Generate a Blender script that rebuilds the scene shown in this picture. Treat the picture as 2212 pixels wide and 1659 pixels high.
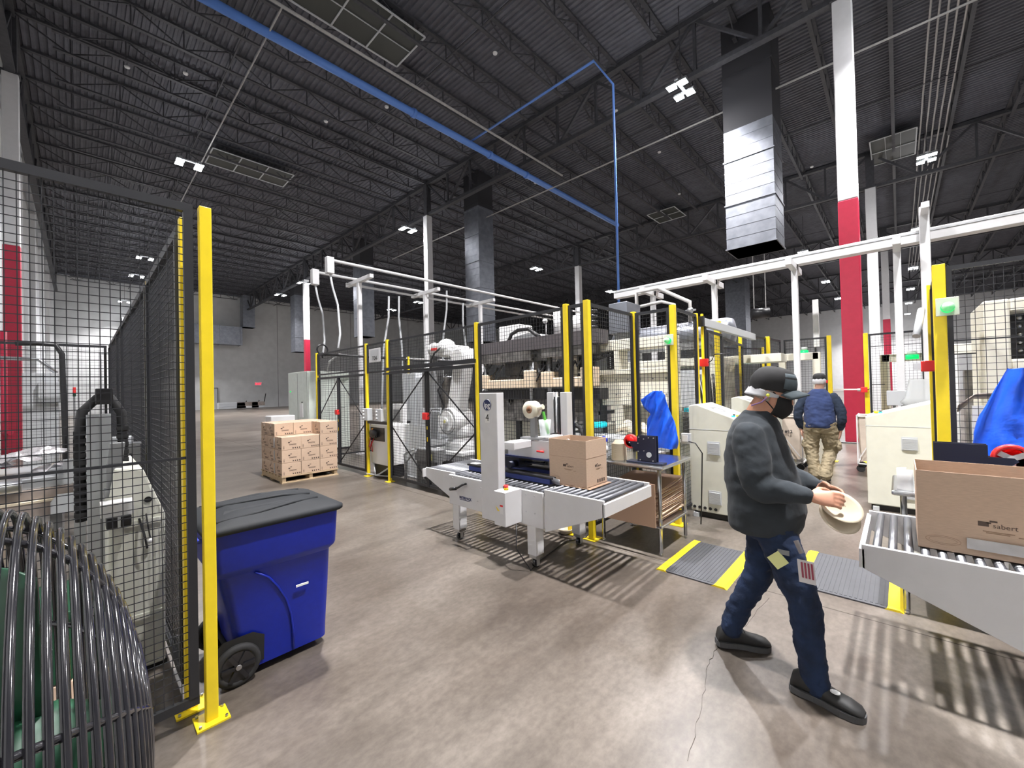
import bpy, bmesh, math, random
from mathutils import Vector, Matrix
V=Vector
PI=math.pi
for o in list(bpy.data.objects): bpy.data.objects.remove(o)
sc=bpy.context.scene
COL=sc.collection
# ---------------- camera, world, exposure ----------------
FPX=885.3
FW=V((0.72669654,0.68686603,0.011278)); RT=V((0.68691561,-0.72636944,-0.02311679)); UP=V((0.00768614,-0.02454592,0.99966916))
CAM=V((0,0,1.6))
cd=bpy.data.cameras.new('camera'); cam=bpy.data.objects.new('camera',cd); COL.objects.link(cam)
cd.sensor_fit='HORIZONTAL'; cd.sensor_width=36; cd.lens=FPX/2212*36; cd.clip_start=.02; cd.clip_end=400
cam.matrix_world=Matrix(((RT.x,UP.x,-FW.x,CAM.x),(RT.y,UP.y,-FW.y,CAM.y),(RT.z,UP.z,-FW.z,CAM.z),(0,0,0,1)))
sc.camera=cam
w=bpy.data.worlds.new('world'); sc.world=w; w.use_nodes=True
w.node_tree.nodes['Background'].inputs[0].default_value=(.75,.8,1,1); w.node_tree.nodes['Background'].inputs[1].default_value=.10
sc.view_settings.view_transform='Standard'; sc.view_settings.look='None'; sc.view_settings.exposure=0.0; sc.view_settings.gamma=1; sc.view_settings.use_curve_mapping=False
LIGHT_W=930
LIGHTS=[(3.1,4.74),(3.1,-1.05),(13,4.74),(13,-1.05),(24.4,4.74),(24.4,-1.05),(35.6,-1.05),(35.6,4.74),(47.6,4.74),(58.4,4.74),(47.6,-1.05),(58.4,-1.05),(69,-1.05),(80,-1.05),(69,4.74),(80,4.74),  # last two are added, unseen lights that brighten the right wall
 (3.1,20.3),(13,20.2),(24.4,20.2),(35.6,20.2),(3.1,36.2),(13,36),(24.4,36.2),(3.1,42),(13,41.7),(24.4,41.5),(3.1,54),(13,10.8)]
LIGHTS=LIGHTS[:-1]
# ---------------- geometry helpers ----------------
def at(px,py,x=None,y=None,z=None):
    "point of the place seen at a photo position, on the plane x=, y= or z="
    d=FW+RT*((px-1106)/FPX)-UP*((py-829.5)/FPX)
    i,v=(0,x) if x is not None else (1,y) if y is not None else (2,z)
    return CAM+d*((v-CAM[i])/d[i])
class MB:
    def __init__(s): s.v=[]; s.f=[]; s.m=[]; s.mi=0; s.sm=[]; s.smooth=False
    def add(s,vs,fs,M=None,smooth=None):
        n=len(s.v); s.v+=[(M@V(p)) if M else V(p) for p in vs]
        for f in fs: s.f.append([n+i for i in f]); s.m.append(s.mi); s.sm.append(s.smooth if smooth is None else smooth)
        return s
    def box(s,x0,x1,y0,y1,z0,z1,M=None):
        x0,x1=min(x0,x1),max(x0,x1); y0,y1=min(y0,y1),max(y0,y1); z0,z1=min(z0,z1),max(z0,z1)
        return s.add([(x0,y0,z0),(x1,y0,z0),(x1,y1,z0),(x0,y1,z0),(x0,y0,z1),(x1,y0,z1),(x1,y1,z1),(x0,y1,z1)],
              [(3,2,1,0),(4,5,6,7),(0,1,5,4),(1,2,6,5),(2,3,7,6),(3,0,4,7)],M)
    def cb(s,c,sx,sy,sz,M=None): return s.box(c[0]-sx/2,c[0]+sx/2,c[1]-sy/2,c[1]+sy/2,c[2]-sz/2,c[2]+sz/2,M)
    def bar(s,p,q,w,h=None,up=(0,0,1)):
        p=V(p);q=V(q);h=h or w; d=(q-p).normalized(); u=V(up)
        if abs(d.dot(u))>.98: u=V((1,0,0)) if abs(d.x)<.9 else V((0,1,0))
        a=d.cross(u).normalized()*(w/2); b=d.cross(a).normalized()*(h/2)
        return s.add([p+a+b,p-a+b,p-a-b,p+a-b,q+a+b,q-a+b,q-a-b,q+a-b],[(0,1,2,3),(7,6,5,4),(0,4,5,1),(1,5,6,2),(2,6,7,3),(3,7,4,0)])
    def tube(s,pts,r,n=8,closed=False,cap=True):
        pts=[V(p) for p in pts]; N=len(pts); rs=r if isinstance(r,(list,tuple)) else [r]*N
        base=len(s.v); prev=None
        for i,p in enumerate(pts):
            if closed: d=pts[(i+1)%N]-pts[i-1]
            else: d=pts[min(i+1,N-1)]-pts[max(i-1,0)]
            if d.length<1e-9: d=V((0,0,1))
            d.normalize()
            if prev is None:
                a=d.orthogonal().normalized()
            else:
                a=prev-d*prev.dot(d)
                a=a.normalized() if a.length>1e-6 else d.orthogonal().normalized()
            prev=a; b=d.cross(a)
            for k in range(n):
                t=2*PI*k/n; s.v.append(p+(a*math.cos(t)+b*math.sin(t))*rs[i])
        for i in range(N if closed else N-1):
            j=(i+1)%N
            for k in range(n):
                l=(k+1)%n; s.f.append([base+i*n+k,base+i*n+l,base+j*n+l,base+j*n+k]); s.m.append(s.mi); s.sm.append(n>5)
        if cap and not closed:
            s.f.append([base+k for k in range(n)][::-1]); s.f.append([base+(N-1)*n+k for k in range(n)]); s.m+=[s.mi]*2; s.sm+=[False]*2
        return s
    def cyl(s,p,q,r,r2=None,n=20): return s.tube([p,q],[r,r if r2 is None else r2],n)
    def prism(s,poly,axis,a,b):
        "poly in the two other axes (in xyz order), extruded along axis from a to b"
        n=len(poly)
        def mk(u,v,t): return (t,u,v) if axis=='x' else (u,t,v) if axis=='y' else (u,v,t)
        vs=[mk(u,v,a) for u,v in poly]+[mk(u,v,b) for u,v in poly]
        fs=[list(range(n))[::-1],list(range(n,2*n))]+[(i,(i+1)%n,n+(i+1)%n,n+i) for i in range(n)]
        return s.add(vs,fs)
    def lathe(s,prof,M=None,n=24,smooth=True):
        "profile [(r,z)] turned about z"
        vs=[];fs=[]
        for r,z in prof:
            for k in range(n): t=2*PI*k/n; vs.append((r*math.cos(t),r*math.sin(t),z))
        for i in range(len(prof)-1):
            for k in range(n): l=(k+1)%n; fs.append((i*n+k,i*n+l,(i+1)*n+l,(i+1)*n+k))
        if prof[0][0]>1e-5: fs.append(list(range(n))[::-1])
        if prof[-1][0]>1e-5: fs.append([(len(prof)-1)*n+k for k in range(n)])
        return s.add(vs,fs,M,smooth)
    def ball(s,c,rx,ry=None,rz=None,n=14,M=None):
        ry=ry or rx; rz=rz or rx; m=n//2
        vs=[];fs=[]
        for i in range(m+1):
            a=-PI/2+PI*i/m
            for k in range(n): t=2*PI*k/n; vs.append((c[0]+rx*math.cos(a)*math.cos(t),c[1]+ry*math.cos(a)*math.sin(t),c[2]+rz*math.sin(a)))
        for i in range(m):
            for k in range(n): l=(k+1)%n; fs.append((i*n+k,i*n+l,(i+1)*n+l,(i+1)*n+k))
        return s.add(vs,fs,M,True)
    def sheet(s,P,th=.004):
        "grid of points P[i][j] given a thickness"
        a=len(P);b=len(P[0]); n0=len(s.v)
        P=[[V(p) for p in r] for r in P]
        N=[[None]*b for _ in range(a)]
        for i in range(a):
            for j in range(b):
                du=P[min(i+1,a-1)][j]-P[max(i-1,0)][j]; dv=P[i][min(j+1,b-1)]-P[i][max(j-1,0)]
                nn=du.cross(dv); N[i][j]=nn.normalized() if nn.length>1e-9 else V((0,0,1))
        for sg in (.5,-.5):
            for i in range(a):
                for j in range(b): s.v.append(P[i][j]+N[i][j]*th*sg)
        def q(*l): s.f.append([n0+t for t in l]); s.m.append(s.mi); s.sm.append(True)
        for i in range(a-1):
            for j in range(b-1):
                p=i*b+j; q(p,p+b,p+b+1,p+1); p+=a*b; q(p,p+1,p+b+1,p+b)
        o=a*b
        for i in range(a-1):
            q(i*b,o+i*b,o+(i+1)*b,(i+1)*b); p=i*b+b-1; q(p,p+b,o+p+b,o+p)
        for j in range(b-1):
            q(j,j+1,o+j+1,o+j); p=(a-1)*b+j; q(p,o+p,o+p+1,p+1)
        return s
    def build(s,name,mats,parent=None,bevel=0,sub=0,origin=None):
        me=bpy.data.meshes.new(name)
        o=V(origin) if origin is not None else V((0,0,0))
        me.from_pydata([v-o for v in s.v],[],s.f)
        if not isinstance(mats,(list,tuple)): mats=[mats]
        for m in mats: me.materials.append(MAT[m] if isinstance(m,str) else m)
        me.polygons.foreach_set('material_index',s.m); me.polygons.foreach_set('use_smooth',s.sm); me.update()
        ob=bpy.data.objects.new(name,me); COL.objects.link(ob); ob.location=o
        if parent: ob.parent=parent
        if bevel:
            b=ob.modifiers.new('bevel','BEVEL'); b.width=bevel; b.segments=2; b.limit_method='ANGLE'; b.angle_limit=.7
        if sub:
            b=ob.modifiers.new('sub','SUBSURF'); b.levels=sub; b.render_levels=sub
        return ob
def tag(o,label=None,cat=None,group=None,kind=None):
    if label: o['label']=label
    if cat: o['category']=cat
    if group: o['group']=group
    if kind: o['kind']=kind
    return o
def thing(name,label,cat,loc=(0,0,0),group=None,rz=0):
    o=bpy.data.objects.new(name,None); COL.objects.link(o); o.location=loc; o.rotation_euler=(0,0,rz); o.empty_display_size=.1
    return tag(o,label,cat,group)
KIDS={}
def copy_tree(o,parent=None,loc=None,rz=None,label=None):
    c=o.copy(); COL.objects.link(c)
    if parent: c.parent=parent
    if loc is not None: c.location=loc
    if rz is not None: c.rotation_euler=(0,0,rz)
    if label: c['label']=label
    for ch in list(o.children): copy_tree(ch,c)
    return c
def text(s,size,parent,loc,rot,mat,name='lettering',extr=.0008,align='CENTER',offset=0,label=None):
    cu=bpy.data.curves.new(name,'FONT'); cu.body=s; cu.size=size; cu.extrude=extr; cu.align_x=align; cu.align_y='CENTER'; cu.offset=offset
    t=bpy.data.objects.new(name+'_tmp',cu); COL.objects.link(t)
    dg=bpy.context.evaluated_depsgraph_get(); me=bpy.data.meshes.new_from_object(t.evaluated_get(dg))
    bpy.data.objects.remove(t); bpy.data.curves.remove(cu)
    me.materials.clear(); me.materials.append(MAT[mat])
    o=bpy.data.objects.new(name,me); COL.objects.link(o); o.location=loc; o.rotation_euler=rot
    if parent: o.parent=parent
    if label: o['label']=label
    return o
# ---------------- materials ----------------
MAT={}
def mat(name,col,rough=.5,metal=0,noise=0,nscale=8,bump=0,bscale=60,emit=None,es=1,trans=0,alpha=1,spec=.5,coat=0,col2=None,sheen=0,cscale=None):
    m=bpy.data.materials.new(name); m.use_nodes=True; nt=m.node_tree; N=nt.nodes; L=nt.links; b=N['Principled BSDF']
    b.inputs['Base Color'].default_value=(*col,1); b.inputs['Roughness'].default_value=rough; b.inputs['Metallic'].default_value=metal
    b.inputs['Specular IOR Level'].default_value=spec
    if coat: b.inputs['Coat Weight'].default_value=coat
    if sheen: b.inputs['Sheen Weight'].default_value=sheen
    tc=N.new('ShaderNodeTexCoord')
    if noise or col2:
        n=N.new('ShaderNodeTexNoise'); n.inputs['Scale'].default_value=nscale; n.inputs['Detail'].default_value=4
        mp=N.new('ShaderNodeMapping'); L.new(tc.outputs['Object'],mp.inputs[0]); L.new(mp.outputs[0],n.inputs['Vector'])
        if cscale: mp.inputs['Scale'].default_value=cscale
        r=N.new('ShaderNodeValToRGB'); L.new(n.outputs['Fac'],r.inputs[0])
        c2=col2 or tuple(min(1,c*(1+noise)) for c in col); c1=col if col2 else tuple(c*(1-noise) for c in col)
        r.color_ramp.elements[0].position=.35; r.color_ramp.elements[0].color=(*c1,1); r.color_ramp.elements[1].position=.65; r.color_ramp.elements[1].color=(*c2,1)
        L.new(r.outputs[0],b.inputs['Base Color'])
    if bump:
        n=N.new('ShaderNodeTexNoise'); n.inputs['Scale'].default_value=bscale; n.inputs['Detail'].default_value=3
        bp=N.new('ShaderNodeBump'); bp.inputs['Strength'].default_value=bump; bp.inputs['Distance'].default_value=.02
        L.new(tc.outputs['Object'],n.inputs['Vector']); L.new(n.outputs['Fac'],bp.inputs['Height']); L.new(bp.outputs[0],b.inputs['Normal'])
    if emit: b.inputs['Emission Color'].default_value=(*emit,1); b.inputs['Emission Strength'].default_value=es
    if trans: b.inputs['Transmission Weight'].default_value=trans
    if alpha<1: b.inputs['Alpha'].default_value=alpha
    MAT[name]=m; return m
mat('steel_black',(.022,.023,.027),.45)
mat('steel_dark',(.055,.056,.064),.6,noise=.15)
mat('deck',(.12,.123,.145),.75,noise=.12,nscale=3)
mat('yellow',(.92,.70,.022),.35,noise=.04)
mat('white_paint',(.74,.74,.75),.45,noise=.02)
mat('wall_white',(.80,.81,.82),.7,noise=.03,nscale=2)
mat('wall_gray',(.62,.63,.63),.75,noise=.05,nscale=1.5)
mat('red_paint',(.50,.022,.06),.4,noise=.04)
mat('red',(.75,.03,.03),.35)
mat('blue_pipe',(.12,.27,.72),.4)
mat('pipe_pale',(.42,.41,.40),.5,noise=.08)
mat('duct',(.27,.285,.32),.42,.85,noise=.12,nscale=4,bump=.10,bscale=3)
mat('duct_black',(.035,.035,.04),.6)
mat('skylight',(.05,.055,.05),.5)
mat('light_head',(.8,.8,.8),.5,emit=(1,.98,1),es=150)
mat('stainless',(.60,.61,.62),.22,1,noise=.06,nscale=9,cscale=(1,8,1))
mat('steel',(.55,.56,.58),.33,1,noise=.08,nscale=14)
mat('alu',(.62,.64,.66),.38,.85)
mat('machine_gray',(.70,.70,.71),.42,noise=.02)
mat('machine_beige',(.70,.70,.61),.45,noise=.03)
mat('machine_cream',(.78,.75,.64),.5,noise=.04)
mat('cabinet_green',(.66,.72,.66),.4,noise=.04)
mat('robot_white',(.80,.80,.80),.35)
mat('plastic_black',(.016,.016,.018),.4)
mat('rubber',(.02,.02,.021),.75)
mat('gloss_black',(.015,.015,.018),.18,coat=.5)
mat('roller',(.12,.125,.14),.4,.2,noise=.06)
mat('roller_steel',(.17,.175,.19),.36,.6)
mat('navy',(.012,.022,.10),.4)
mat('navy_dark',(.008,.012,.035),.4)
mat('blue_belt',(.03,.05,.22),.45)
mat('cardboard',(.56,.41,.30),.8,noise=.05,nscale=30,cscale=(1,1,6))
mat('cardboard_light',(.62,.46,.34),.8,noise=.05,nscale=25)
mat('cardboard_dark',(.40,.26,.18),.85)
mat('ink',(.10,.07,.055),.8)
mat('ink_faint',(.30,.20,.13),.85)
mat('ink_black',(.012,.012,.012),.5)
mat('wood',(.50,.38,.24),.8,noise=.15,nscale=6,cscale=(1,9,9))
mat('tape',(.66,.50,.38),.2,coat=.6)
mat('bin_blue',(.003,.018,.33),.42,noise=.05,nscale=30,bump=.02,bscale=300)
mat('bin_lid',(.020,.022,.025),.68,spec=.25,noise=.1,bump=.03,bscale=200)
mat('mat_gray',(.062,.064,.072),.65,noise=.06)
mat('tan_bowl',(.60,.52,.39),.75,noise=.03)
mat('bag_blue',(.012,.11,.78),.3,noise=.08,nscale=7,bump=.5,bscale=9,coat=.25)
mat('denim',(.007,.019,.055),.85,noise=.35,nscale=9,bump=.3,bscale=25)
mat('shirt_gray',(.024,.030,.036),.95,noise=.15,nscale=9,bump=.2,bscale=14,sheen=.04)
mat('shirt_navy',(.025,.042,.12),.95,noise=.15,nscale=9,bump=.4,bscale=9,sheen=.05)
mat('sleeve_navy',(.018,.028,.052),.95,noise=.15,nscale=9,bump=.4,bscale=12)
mat('khaki',(.31,.255,.165),.9,noise=.12,nscale=12,bump=.6,bscale=12)
mat('skin',(.52,.26,.17),.5,noise=.06,nscale=12)
mat('skin_pale',(.62,.36,.27),.5,noise=.05,nscale=12)
mat('hair_gray',(.32,.27,.23),.8,noise=.2,nscale=60)
mat('cap_black',(.010,.010,.011),.8,noise=.3,nscale=20)
mat('cap_gray',(.055,.072,.082),.85)
mat('mask_black',(.006,.006,.007),.85)
mat('hairnet',(.62,.63,.66),.8,alpha=.75)
mat('earplug',(.75,.75,.08),.6)
mat('string_purple',(.40,.24,.55),.7)
mat('shoe',(.018,.018,.018),.6,noise=.2)
mat('sole',(.075,.075,.078),.7)
mat('shoe_dark',(.03,.022,.03),.6)
mat('canvas',(.70,.60,.50),.9,noise=.06,nscale=6,bump=.6,bscale=5)
mat('cyan',(.02,.62,.75),.35,emit=(.0,.7,.85),es=.35)  # slight glow put into the colour of cyan covers, strip and buttons
mat('green_lamp',(.01,.45,.12),.3,emit=(.0,1,.18),es=.9)
mat('green_dark',(.006,.055,.025),.5,noise=.2)
mat('green_tool',(.10,.42,.06),.45)
mat('clear',(.85,.88,.9),.15,trans=.0,alpha=.35)
mat('clear_white',(.8,.8,.8),.4,alpha=.6)
mat('roll_cream',(.76,.72,.58),.4)
mat('rollcore',(.25,.12,.06),.6)
mat('orange',(.85,.35,.05),.4)
mat('paper',(.80,.80,.80),.7)
mat('brownred',(.18,.05,.04),.5)
mat('gray_box',(.30,.31,.32),.45)
mat('gray_mid',(.22,.225,.23),.5)
mat('gray_light',(.56,.58,.60),.5)
mat('foil',(.75,.72,.74),.25,.75,noise=.35,nscale=14,bump=.8,bscale=14)
mat('oil_metal',(.20,.19,.18),.35,.6,noise=.4,nscale=7)
mat('exit_red',(.8,.02,.05),.4,emit=(1,.05,.1),es=1.2)
mat('wallpaper_brown',(.30,.25,.22),.6,noise=.15)
mat('bottle_blue',(.01,.03,.55),.35)
mat('wire_red',(.55,.03,.05),.5)
mat('plate_yellow',(.75,.70,.25),.4)
mat('badge_yellow',(.70,.72,.32),.4)
mat('badge_white',(.62,.60,.60),.4)
mat('ink_red',(.30,.05,.08),.6)
mat('beam_brown',(.075,.066,.070),.5)
mat('cream_tan',(.78,.64,.48),.5,noise=.04)
mat('joint',(.085,.072,.06),.8)
mat('curtain',(.55,.57,.58),.4,alpha=.5)
# floor: worn, sealed concrete
def floor_mat():
    m=bpy.data.materials.new('concrete'); m.use_nodes=True; N=m.node_tree.nodes; L=m.node_tree.links; b=N['Principled BSDF']
    tc=N.new('ShaderNodeTexCoord')
    def noise(sc_,det,dist=0,stretch=None,rot=0):
        n=N.new('ShaderNodeTexNoise'); n.inputs['Scale'].default_value=sc_; n.inputs['Detail'].default_value=det; n.inputs['Distortion'].default_value=dist; n.inputs['Roughness'].default_value=.62
        mp=N.new('ShaderNodeMapping'); L.new(tc.outputs['Object'],mp.inputs[0]); L.new(mp.outputs[0],n.inputs['Vector'])
        if stretch: mp.inputs['Scale'].default_value=stretch
        mp.inputs['Rotation'].default_value=(0,0,rot)
        return n
    def ramp(n,p0,c0,p1,c1):
        r=N.new('ShaderNodeValToRGB'); L.new(n.outputs['Fac'],r.inputs[0]); e=r.color_ramp.elements
        e[0].position=p0; e[0].color=(*c0,1); e[1].position=p1; e[1].color=(*c1,1); return r
    def mix(a,bb,f,mode='MIX'):
        x=N.new('ShaderNodeMix'); x.data_type='RGBA'; x.blend_type=mode
        if isinstance(f,(int,float)): x.inputs[0].default_value=f
        else: L.new(f,x.inputs[0])
        L.new(a,x.inputs[6]); L.new(bb,x.inputs[7]); return x.outputs[2]
    n1=noise(.8,6,0,(.6,1,1)); r1=ramp(n1,.34,(.122,.099,.081),.66,(.250,.222,.192))
    n2=noise(3.0,8,0,(.35,1,1),.12); r2=ramp(n2,.34,(.66,.65,.64),.66,(1,1,1))
    n3=noise(26,6,0,(.7,1,1)); r3=ramp(n3,.36,(.72,.71,.70),.64,(1,1,1))
    n4=noise(.45,4,0,(.5,1,1),-.1); r4=ramp(n4,.38,(.74,.72,.71),.62,(1,1,1))
    c=mix(r1.outputs[0],r2.outputs[0],1.0,'MULTIPLY'); c=mix(c,r3.outputs[0],1.0,'MULTIPLY'); c=mix(c,r4.outputs[0],1.0,'MULTIPLY')
    # crack near the walking person
    L.new(c,b.inputs['Base Color'])
    b.inputs['Roughness'].default_value=.34
    MAT['concrete']=m
floor_mat()
# ================= setting =================
XW,YF,XR,YB,HC=-1.75,57.5,85,-14,13.45
def st(o): o['kind']='structure'; return o
b=MB(); b.box(XW-.3,XR+.3,YB-.3,YF+.3,-.2,0); st(b.build('floor','concrete'))
b=MB()
# corrugated roof deck, ribs along y
x=XW; pts=[]
while x<XR:
    pts+=[(x,HC),(x+.07,HC),(x+.09,HC+.05),(x+.17,HC+.05)]; x+=.19 if x<30 else .19
n=len(pts); vs=[(p[0],YB,p[1]) for p in pts]+[(p[0],YF,p[1]) for p in pts]
b.add(vs,[(i,i+1,n+i+1,n+i) for i in range(n-1)]); b.box(XW,XR,YB,YF,HC+.06,HC+.2)
st(b.build('ceiling','deck'))
b=MB(); b.box(XW-.3,XW,YB,YF,0,HC); wl=st(b.build('wall_left','wall_gray'))
b=MB(); b.box(XW,XR,YF,YF+.3,0,HC); st(b.build('wall_far','wall_gray'))
b=MB(); b.box(XR,XR+.3,YB,YF,0,HC); st(b.build('wall_right','wall_white'))
b=MB(); b.box(XW,XR,YB-.3,YB,0,HC); st(b.build('wall_back','wall_white'))
# pale panel joints and roll-up dock doors on the far wall
for k,(xa,xb) in enumerate(((1.6,5.6),(-.9,-.3))):
    b=MB()
    for i in range(7 if k==0 else 5): b.box(xa,xb,YF-.10,YF-.03,.0+i*.85,.82+i*.85)
    b.mi=1; b.box(xa-.15,xb+.15,YF-.03,YF,0,6.1)
    if k==0: st(b.build('door_1',['wall_white','gray_mid']))
b=MB(); b.box(9.6,11.0,YF-.06,YF,0,2.4); b.mi=1; b.box(9.5,9.6,YF-.08,YF,0,2.5); b.box(11,11.1,YF-.08,YF,0,2.5); b.box(9.5,11.1,YF-.08,YF,2.4,2.5)
st(b.build('door_2',['gray_light','gray_mid'])) 
b=MB()
for i in range(1,9): b.box(XW+i*9.6,XW+i*9.6+.05,YF-.02,YF,0,HC)
st(b.build('trim_1','gray_mid'))
b=MB()
for j in range(8): b.box(XW,XW+.22,3+j*7.6,3.5+j*7.6,0,12.6)
st(b.build('trim_2','wall_white'))
b=MB()                                                     # saw-cut joints in the slab
for y in (-6.1,13.7,26,38): b.box(XW,XR,y,y+.008,.0005,.0012)
for x in (3.62,16,28): b.box(x,x+.008,YB,YF,.0005,.0012)
st(b.build('trim_3','joint'))
b=MB(); random.seed(4)
P=[at(1660,1290,z=.0012),at(1610,1350,z=.0012),at(1545,1402,z=.0012),at(1528,1440,z=.0012),at(1519,1500,z=.0012),at(1506,1560,z=.0012),at(1480,1659,z=.0012)]
Q=[]
for i in range(len(P)-1):
    for k in range(6): Q.append(P[i].lerp(P[i+1],k/6)+V((random.uniform(-.008,.008),random.uniform(-.008,.008),0)))
b.tube(Q,.0012,4); tag(b.build('trim_4','joint'),kind='structure')
# baseboard-like lower wall band of the left wall (grey panels)
b=MB()
for j in range(26): b.box(XW,XW+.03,3.6+j*2,5.5+j*2,2.6,9.2)
st(b.build('trim_5','gray_light'))

# ---- roof girders (box trusses along y) and columns ----
GX=[-1.35,13.7,28.2,42.8,57.4,72]
CY=[-17.5,.85,19.2,37.55,55.9]
def girder_mesh():
    b=MB(); L=18.35; n=10; p=L/n; zt,zb=13.3,11.55
    b.bar((0,0,zt),(0,L,zt),.22,.16); b.bar((0,0,zb),(0,L,zb),.22,.14)
    for i in range(n+1): 
        b.bar((0,min(max(i*p,.06),L-.06),zb),(0,min(max(i*p,.06),L-.06),zt),.09,.09)
    for i in range(n):
        a=(0,i*p,zt if i%2==0 else zb); c=(0,(i+1)*p,zb if i%2==0 else zt); b.bar(a,c,.11,.09)
    return b
g0=None
for x in GX:
    for i in range(4):
        if g0 is None:
            g0=girder_mesh().build('roof_girder','steel_dark'); g=g0
        else: g=g0.copy(); COL.objects.link(g)
        g.location=(x,CY[i],0); tag(g,'dark steel roof girder truss running between two columns','girder','roof girders under the deck')
# joists across the girders
jm={}
def joist_mesh(L):
    b=MB(); zt,zb=13.38,12.72; n=int(round(L/1.22)); p=L/n
    b.bar((0,0,zt),(L,0,zt),.13,.07); b.bar((p*.7,0,zb),(L-p*.7,0,zb),.11,.05)
    for i in range(n+1):
        if 0<i<n: b.bar((i*p,0,zb if i%2 else zt),(i*p,0,zt if i%2 else zb),.035)
    for i in range(n):
        a=(i*p,0,zt if i%2==0 else zb); c=((i+1)*p,0,zb if i%2==0 else zt); b.bar(a,c,.035)
    return b
ys=[10.94+1.835*k for k in range(-13,5)]+[19.2+1.835*k for k in range(0,21)]
nj=0
for gi in range(len(GX)):
    xa=GX[gi]; xb=GX[gi+1] if gi+1<len(GX) else XR-.2; L=round(xb-xa,2)
    for y in ys:
        if gi>=3 and y>34: continue
        if y<-13+gi*0: continue
        if L not in jm:
            o=joist_mesh(L).build('roof_joist','steel_dark'); jm[L]=o
        else: o=jm[L].copy(); COL.objects.link(o)
        o.location=(xa,y,0); tag(o,'dark open web steel joist crossing between the roof girders','joist','open web roof joists')
# bridging rods between joists
for i,x in enumerate((3.6,8.6,17,22,32,38)):
    o=MB().bar((x,YB+.2,12.74),(x,YF-.2,12.74),.04).build('roof_bridging','steel_dark'); tag(o,'thin dark bridging angle tying the roof joists together','bridging','roof bridging angles')
# columns
def column(name,x,y,label,red,w=.4,zt=11.48):
    t=thing(name,label,'column',(x,y,0))
    b=MB(); h=w/2
    b.box(-h,h,-h,h,6.25 if red else 0.03,zt); b.build('shaft','white_paint',t,bevel=.02)
    b=MB(); b.box(-h*.8,h*.8,-h*.8,h*.8,zt,13.3); b.box(-h*1.2,h*1.2,-h*1.2,h*1.2,zt,zt+.04); b.build('column_head','steel_dark',t)
    if red:
        b=MB(); b.box(-h-.004,h+.004,-h-.004,h+.004,0.03,6.25); b.build('painted_base','red_paint',t,bevel=.02)['label']='crimson painted lower length'
    b=MB(); b.box(-h-.1,h+.1,-h-.1,h+.1,0,.03); b.build('base_plate','gray_mid',t)
    return t
cR=column('support_column',13.78,.85,'tall white column with crimson lower half right of the walking people',True,.40)
column('support_column',-1.35,19.4,'white and crimson column against the left wall behind the mesh',True,.34)
column('support_column',13.7,37.4,'distant white and crimson column behind the pale green cabinet',True,.40)
column('support_column',13.7,19.25,'plain white column rising behind the palletising cell',False,.36)
column('support_column',28.2,.85,'white column just right of the crimson one, farther back',False,.42)
column('support_column',28.2,18.9,'thin grey column behind the tall machine frame',False,.42)
column('support_column',42.8,.6,'far column with a crimson lower half at the right aisle',True,.42)
column('support_column',42.8,19.2,'far white column behind the right hand cable tray',False,.42)
# tall slim white post right of the aisle
t=thing('tray_post','slim tall white post rising right of the aisle fence','post',(9.3,-.35,0))
MB().bar((0,0,.02),(0,0,4.35),.12).build('post','white_paint',t,bevel=.01); MB().box(-.13,.13,-.13,.13,0,.02).build('base_plate','white_paint',t)
MB().bar((-.45,0,4.25),(.45,0,4.25),.09).build('cross_arm','white_paint',t)
# ---- high bay lights ----
def hbay():
    t=thing('high_bay_light','high bay light','light')
    b=MB()
    for sx in (-.30,.30):
        for sy in (-.17,.17): b.box(sx-.13,sx+.13,sy-.13,sy+.13,.0,.05)
        b.box(sx-.05,sx+.05,-.3,.3,.05,.12)
    b.box(-.4,.4,-.05,.05,.12,.16); b.build('housing','alu',t)
    for sx in (-.30,.30):
        for sy in (-.17,.17):
            MB().box(sx-.12,sx+.12,sy-.12,sy+.12,-.012,-.001).build('lamp_head','light_head',t)
    MB().bar((0,0,.16),(0,0,2.66),.025).build('hanger','steel_dark',t)
    ld=bpy.data.lights.new('lamp_glow','AREA'); ld.shape='RECTANGLE'; ld.size=.34; ld.size_y=.30; ld.spread=2.15; ld.energy=LIGHT_W; ld.color=(1,.975,.98)
    lo=bpy.data.objects.new('lamp_glow',ld); COL.objects.link(lo); lo.parent=t; lo.location=(0,0,-.03)
    ld=bpy.data.lights.new('lamp_spill','POINT'); ld.energy=LIGHT_W*.11; ld.shadow_soft_size=.25; ld.color=(.95,.97,1)
    lo=bpy.data.objects.new('lamp_spill',ld); COL.objects.link(lo); lo.parent=t; lo.location=(0,0,-.42)
    return t
hb=hbay()
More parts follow.
